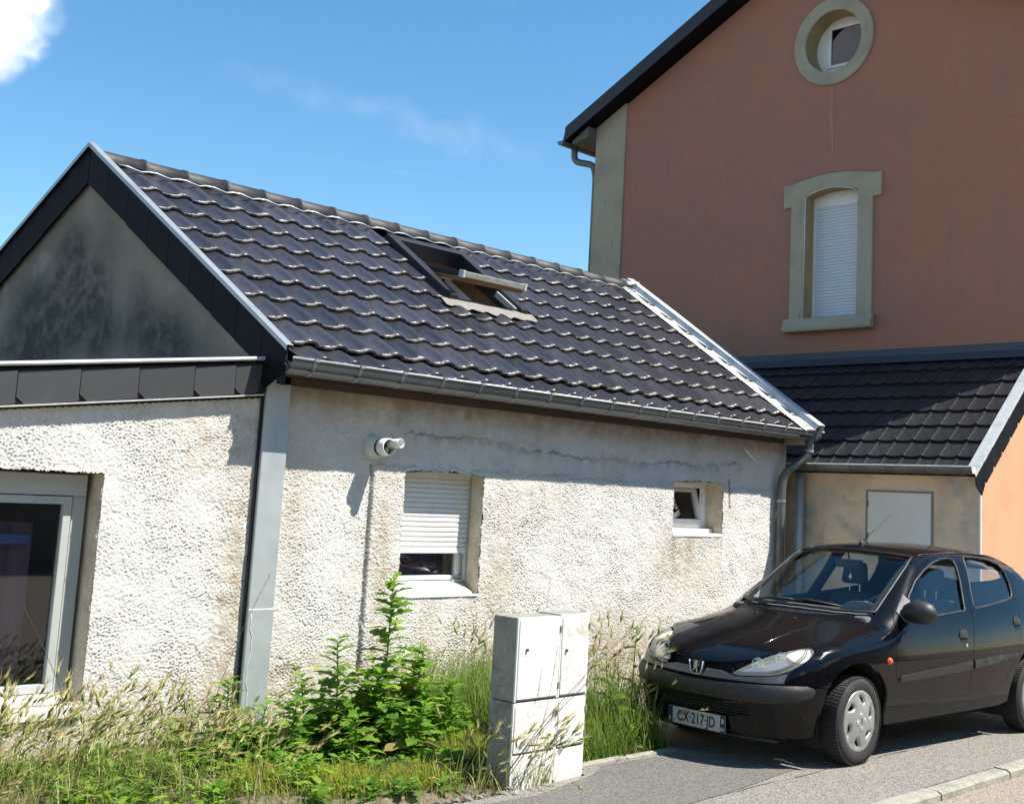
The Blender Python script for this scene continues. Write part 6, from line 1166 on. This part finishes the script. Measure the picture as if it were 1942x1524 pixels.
def lettuce(x, y, h, label, n_leaf, lmax, lean=(0, 0), spread=1.0):
    z0 = float(ground_z(np.array([x]), np.array([y]))[0]); t = thing('prickly_lettuce', (x, y, z0), label, 'weed', 'tall weeds on the verge')
    m = MB(); pth = [Vector((x+lean[0]*u*u, y+lean[1]*u*u, z0-.02+h*u)) for u in np.linspace(0, 1, 9)]; m.tube(pth, [.010-.0075*u for u in np.linspace(0, 1, 9)], 6); st = m.build('stem', M_stem, t, smooth=True)
    a = st.data.attributes.new('tint', 'FLOAT', 'POINT'); a.data.foreach_set('value', np.full(len(st.data.vertices), .5, np.float32))
    az = random.uniform(0, 6.28)
    for i in range(n_leaf):
        u = .06+.94*(i/(n_leaf-1))**.92; p = Vector((x+lean[0]*u*u, y+lean[1]*u*u, z0+h*u)); az += 2.4+random.uniform(-.3, .3); L = lmax*(1.0-.68*u)*random.uniform(.75, 1.15)*(1 if u > .12 else .8)
        o = link('leaf', random.choice(dryleaves) if (u < .35 and random.random() < .22) else leafmeshes[random.choice((0, 1, 3) if u > .3 else (0, 1, 2))*3+random.choice((0, 1, 1, 2))], t, tuple(p)); o.rotation_euler = (random.uniform(-.5, .5), -(.15+.75*u*random.uniform(.6, 1.2))*spread+.2, az); o.scale = (L, L*random.uniform(.85, 1.2), L)
lettuce(5.19, 6.5, 1.07, 'tallest prickly lettuce weed, below the shuttered window', 52, .34, (.02, 0)); lettuce(5.38, 6.42, .62, 'leafy weed close on the right of the tallest weed', 34, .30, (.06, 0)); lettuce(4.83, 6.5, .70, 'second tallest weed, left of the tallest weed under the window', 36, .28, (-.04, 0))
lettuce(5.02, 6.35, .50, 'bushy weed between the two tallest weeds', 38, .32); lettuce(4.66, 6.6, .46, 'knee-high weed right of the zinc casing foot', 26, .26, (-.05, 0)); lettuce(4.16, 6.7, .46, 'leafy weed in front of the zinc casing foot', 34, .26); lettuce(4.29, 6.55, .34, 'low broad-leaved weed just right of the casing foot weed', 18, .20, (.05, 0))
lettuce(4.46, 6.45, .38, 'broad green weed low between the casing foot and the tall weeds', 24, .24, (.03, 0)); lettuce(5.58, 6.30, .42, 'leafy weed just left behind the cabinet', 24, .24, (.04, 0)); lettuce(5.12, 6.05, .36, 'spreading weed in front of the tallest weed', 26, .27, (0, -.05)); lettuce(4.72, 6.15, .30, 'low spreading weed in front of the second tallest weed', 22, .24); lettuce(6.35, 6.25, .50, 'leafy weed right behind the cabinet', 22, .24); lettuce(6.70, 5.85, .40, 'broad-leaved weed between the cabinet and the car nose', 22, .24)
lettuce(4.02, 6.85, .33, 'small weed against the wall left of the zinc casing', 12, .13); lettuce(3.38, 6.6, .37, 'upright weed among the barley below the wall', 10, .16); lettuce(7.05, 5.95, .78, 'tall slim weed beside the car nose', 16, .17, (.03, 0)); lettuce(6.95, 6.1, .55, 'shorter slim weed left of the car nose', 14, .16, (-.03, 0))
# thin dry stalks
def stalk(pts, label, plume=.0, r=.0022):
    p0 = pts[0]; t = thing('dry_stalk', p0, label, 'stalk', 'dry grass stalks'); P = bend(pts, 5); m = MB(); m.tube(P, [r*(1-.6*i/len(P)) for i in range(len(P))], 5); s_ = m.build('stem', M_dry, t, smooth=True); a = s_.data.attributes.new('tint', 'FLOAT', 'POINT'); a.data.foreach_set('value', np.full(len(s_.data.vertices), .35, np.float32))
    if plume:
        v = Veg(); n_ = 46; i = np.sort(rng.uniform(1-plume, 1, n_)); A = np.array([tuple(q) for q in P]); s = np.linspace(0, 1, len(A)); Q = np.stack([np.interp(i, s, A[:, k]) for k in range(3)], 1); dd = A[-1]-A[-3]; az = np.full(n_, math.atan2(dd[1], dd[0]))+rng.normal(0, .35, n_); v.blades(Q, rng.uniform(.015, .04, n_), rng.uniform(.001, .002, n_), az, rng.uniform(.5, 1.3, n_), rng.uniform(0, .6, n_), rng.uniform(.2, .8, n_), 2); v.build('seed_head', M_dry, None, t)
stalk([(4.02, 6.75, 0), (4.12, 6.75, .45), (4.30, 6.78, .85), (4.46, 6.8, 1.13)], 'long dry stalk leaning across the zinc casing', .22); stalk([(3.72, 6.7, 0), (3.80, 6.7, .4), (3.84, 6.72, .72)], 'thin dry stalk left of the casing stalk'); stalk([(5.05, 5.22, .05), (5.35, 5.18, .38), (5.80, 5.15, .72), (6.35, 5.12, 1.03)], 'longest dry stalk arching right across the cabinet', .3, .003); stalk([(5.10, 5.23, .05), (5.32, 5.2, .3), (5.62, 5.18, .55), (5.82, 5.17, .74)], 'dry stalk slanting across the cabinet doors', .0); stalk([(5.16, 5.21, .03), (5.40, 5.2, .2), (5.72, 5.19, .33)], 'lowest dry stalk across the cabinet foot', .0)
stalk([(6.72, 6.6, 0), (6.74, 6.6, .5), (6.80, 6.6, 1.08)], 'upright dry stalk behind the cabinet', .22); stalk([(5.95, 6.5, 0), (5.98, 6.5, .5), (5.97, 6.5, .86)], 'dry stalk under the right jamb of the shuttered window', .15); stalk([(6.15, 6.45, 0), (6.22, 6.45, .5), (6.30, 6.46, .95)], 'dry stalk close left of the cabinet top', .2); stalk([(2.95, 6.3, 0), (2.99, 6.3, .5), (2.80, 6.3, .85), (2.70, 6.3, 1.02)], 'dry stalk in front of the large left window'); stalk([(5.2, 5.2, .02), (5.36, 5.17, .42), (5.42, 5.17, .80)], 'faint upright stalk before the upper cabinet door', .12)
# loose stones along the broken verge edge
M_stone = mat('loose_stone', (.30, .28, .25), .9, rnd=.35, coord='obj', bump=((30, .004, 3),)); stones = thing('rubble', (4.8, 5.2, 0), 'line of loose grey stones along the broken edge of the verge', 'rubble')
sm = []
for k in range(3):
    bm = bmesh.new(); bmesh.ops.create_icosphere(bm, subdivisions=1, radius=1)
    for v in bm.verts: v.co *= random.uniform(.7, 1.2)
    me = bpy.data.meshes.new('stone'); bm.to_mesh(me); bm.free(); me.materials.append(M_stone); sm.append(me)
for i in range(70):
    x = random.choice((random.uniform(3.6, 5.2), random.uniform(4.4, 5.15), random.uniform(5.85, 6.8))); r_ = random.uniform(.008, .026); o = link('stone', random.choice(sm), stones, (x, float(edge_y(x))+random.uniform(-.05, .07), r_*.25)); o.scale = (r_*random.uniform(1, 1.7), r_, r_*.6); o.rotation_euler = (random.uniform(-.3, .3), random.uniform(-.3, .3), random.uniform(0, 6))
# small things lying on the pavement
tw = thing('fallen_twig', (7.2, 4.7, 0), 'short pale twig lying on the pavement in front of the car', 'twig')
m = MB(); m.tube([(7.21, 4.803, .008), (7.20, 4.73, .014), (7.19, 4.68, .010), (7.18, 4.628, .006)], [.008, .006, .005, .003], 6); w_ = m.build('stem', mat('pale_twig', (.55, .50, .42), .8), tw, smooth=True)
ea = thing('fallen_ear', (5.48, 4.97, 0), 'single green barley ear lying on the asphalt before the cabinet', 'seed head')
v = Veg(); v.heads(np.array([[5.53, 5.05, .012]]), np.array([[-.55, -.83, .05]]), [.12], [.45], 16); v.build('ear', M_straw, None, ea)
m = MB(); m.tube([(5.53, 5.05, .012), (5.56, 5.10, .012), (5.56, 5.13, .008)], .002, 5); s_ = m.build('stem', M_straw, ea, smooth=True); a = s_.data.attributes.new('tint', 'FLOAT', 'POINT'); a.data.foreach_set('value', np.full(len(s_.data.vertices), .3, np.float32))
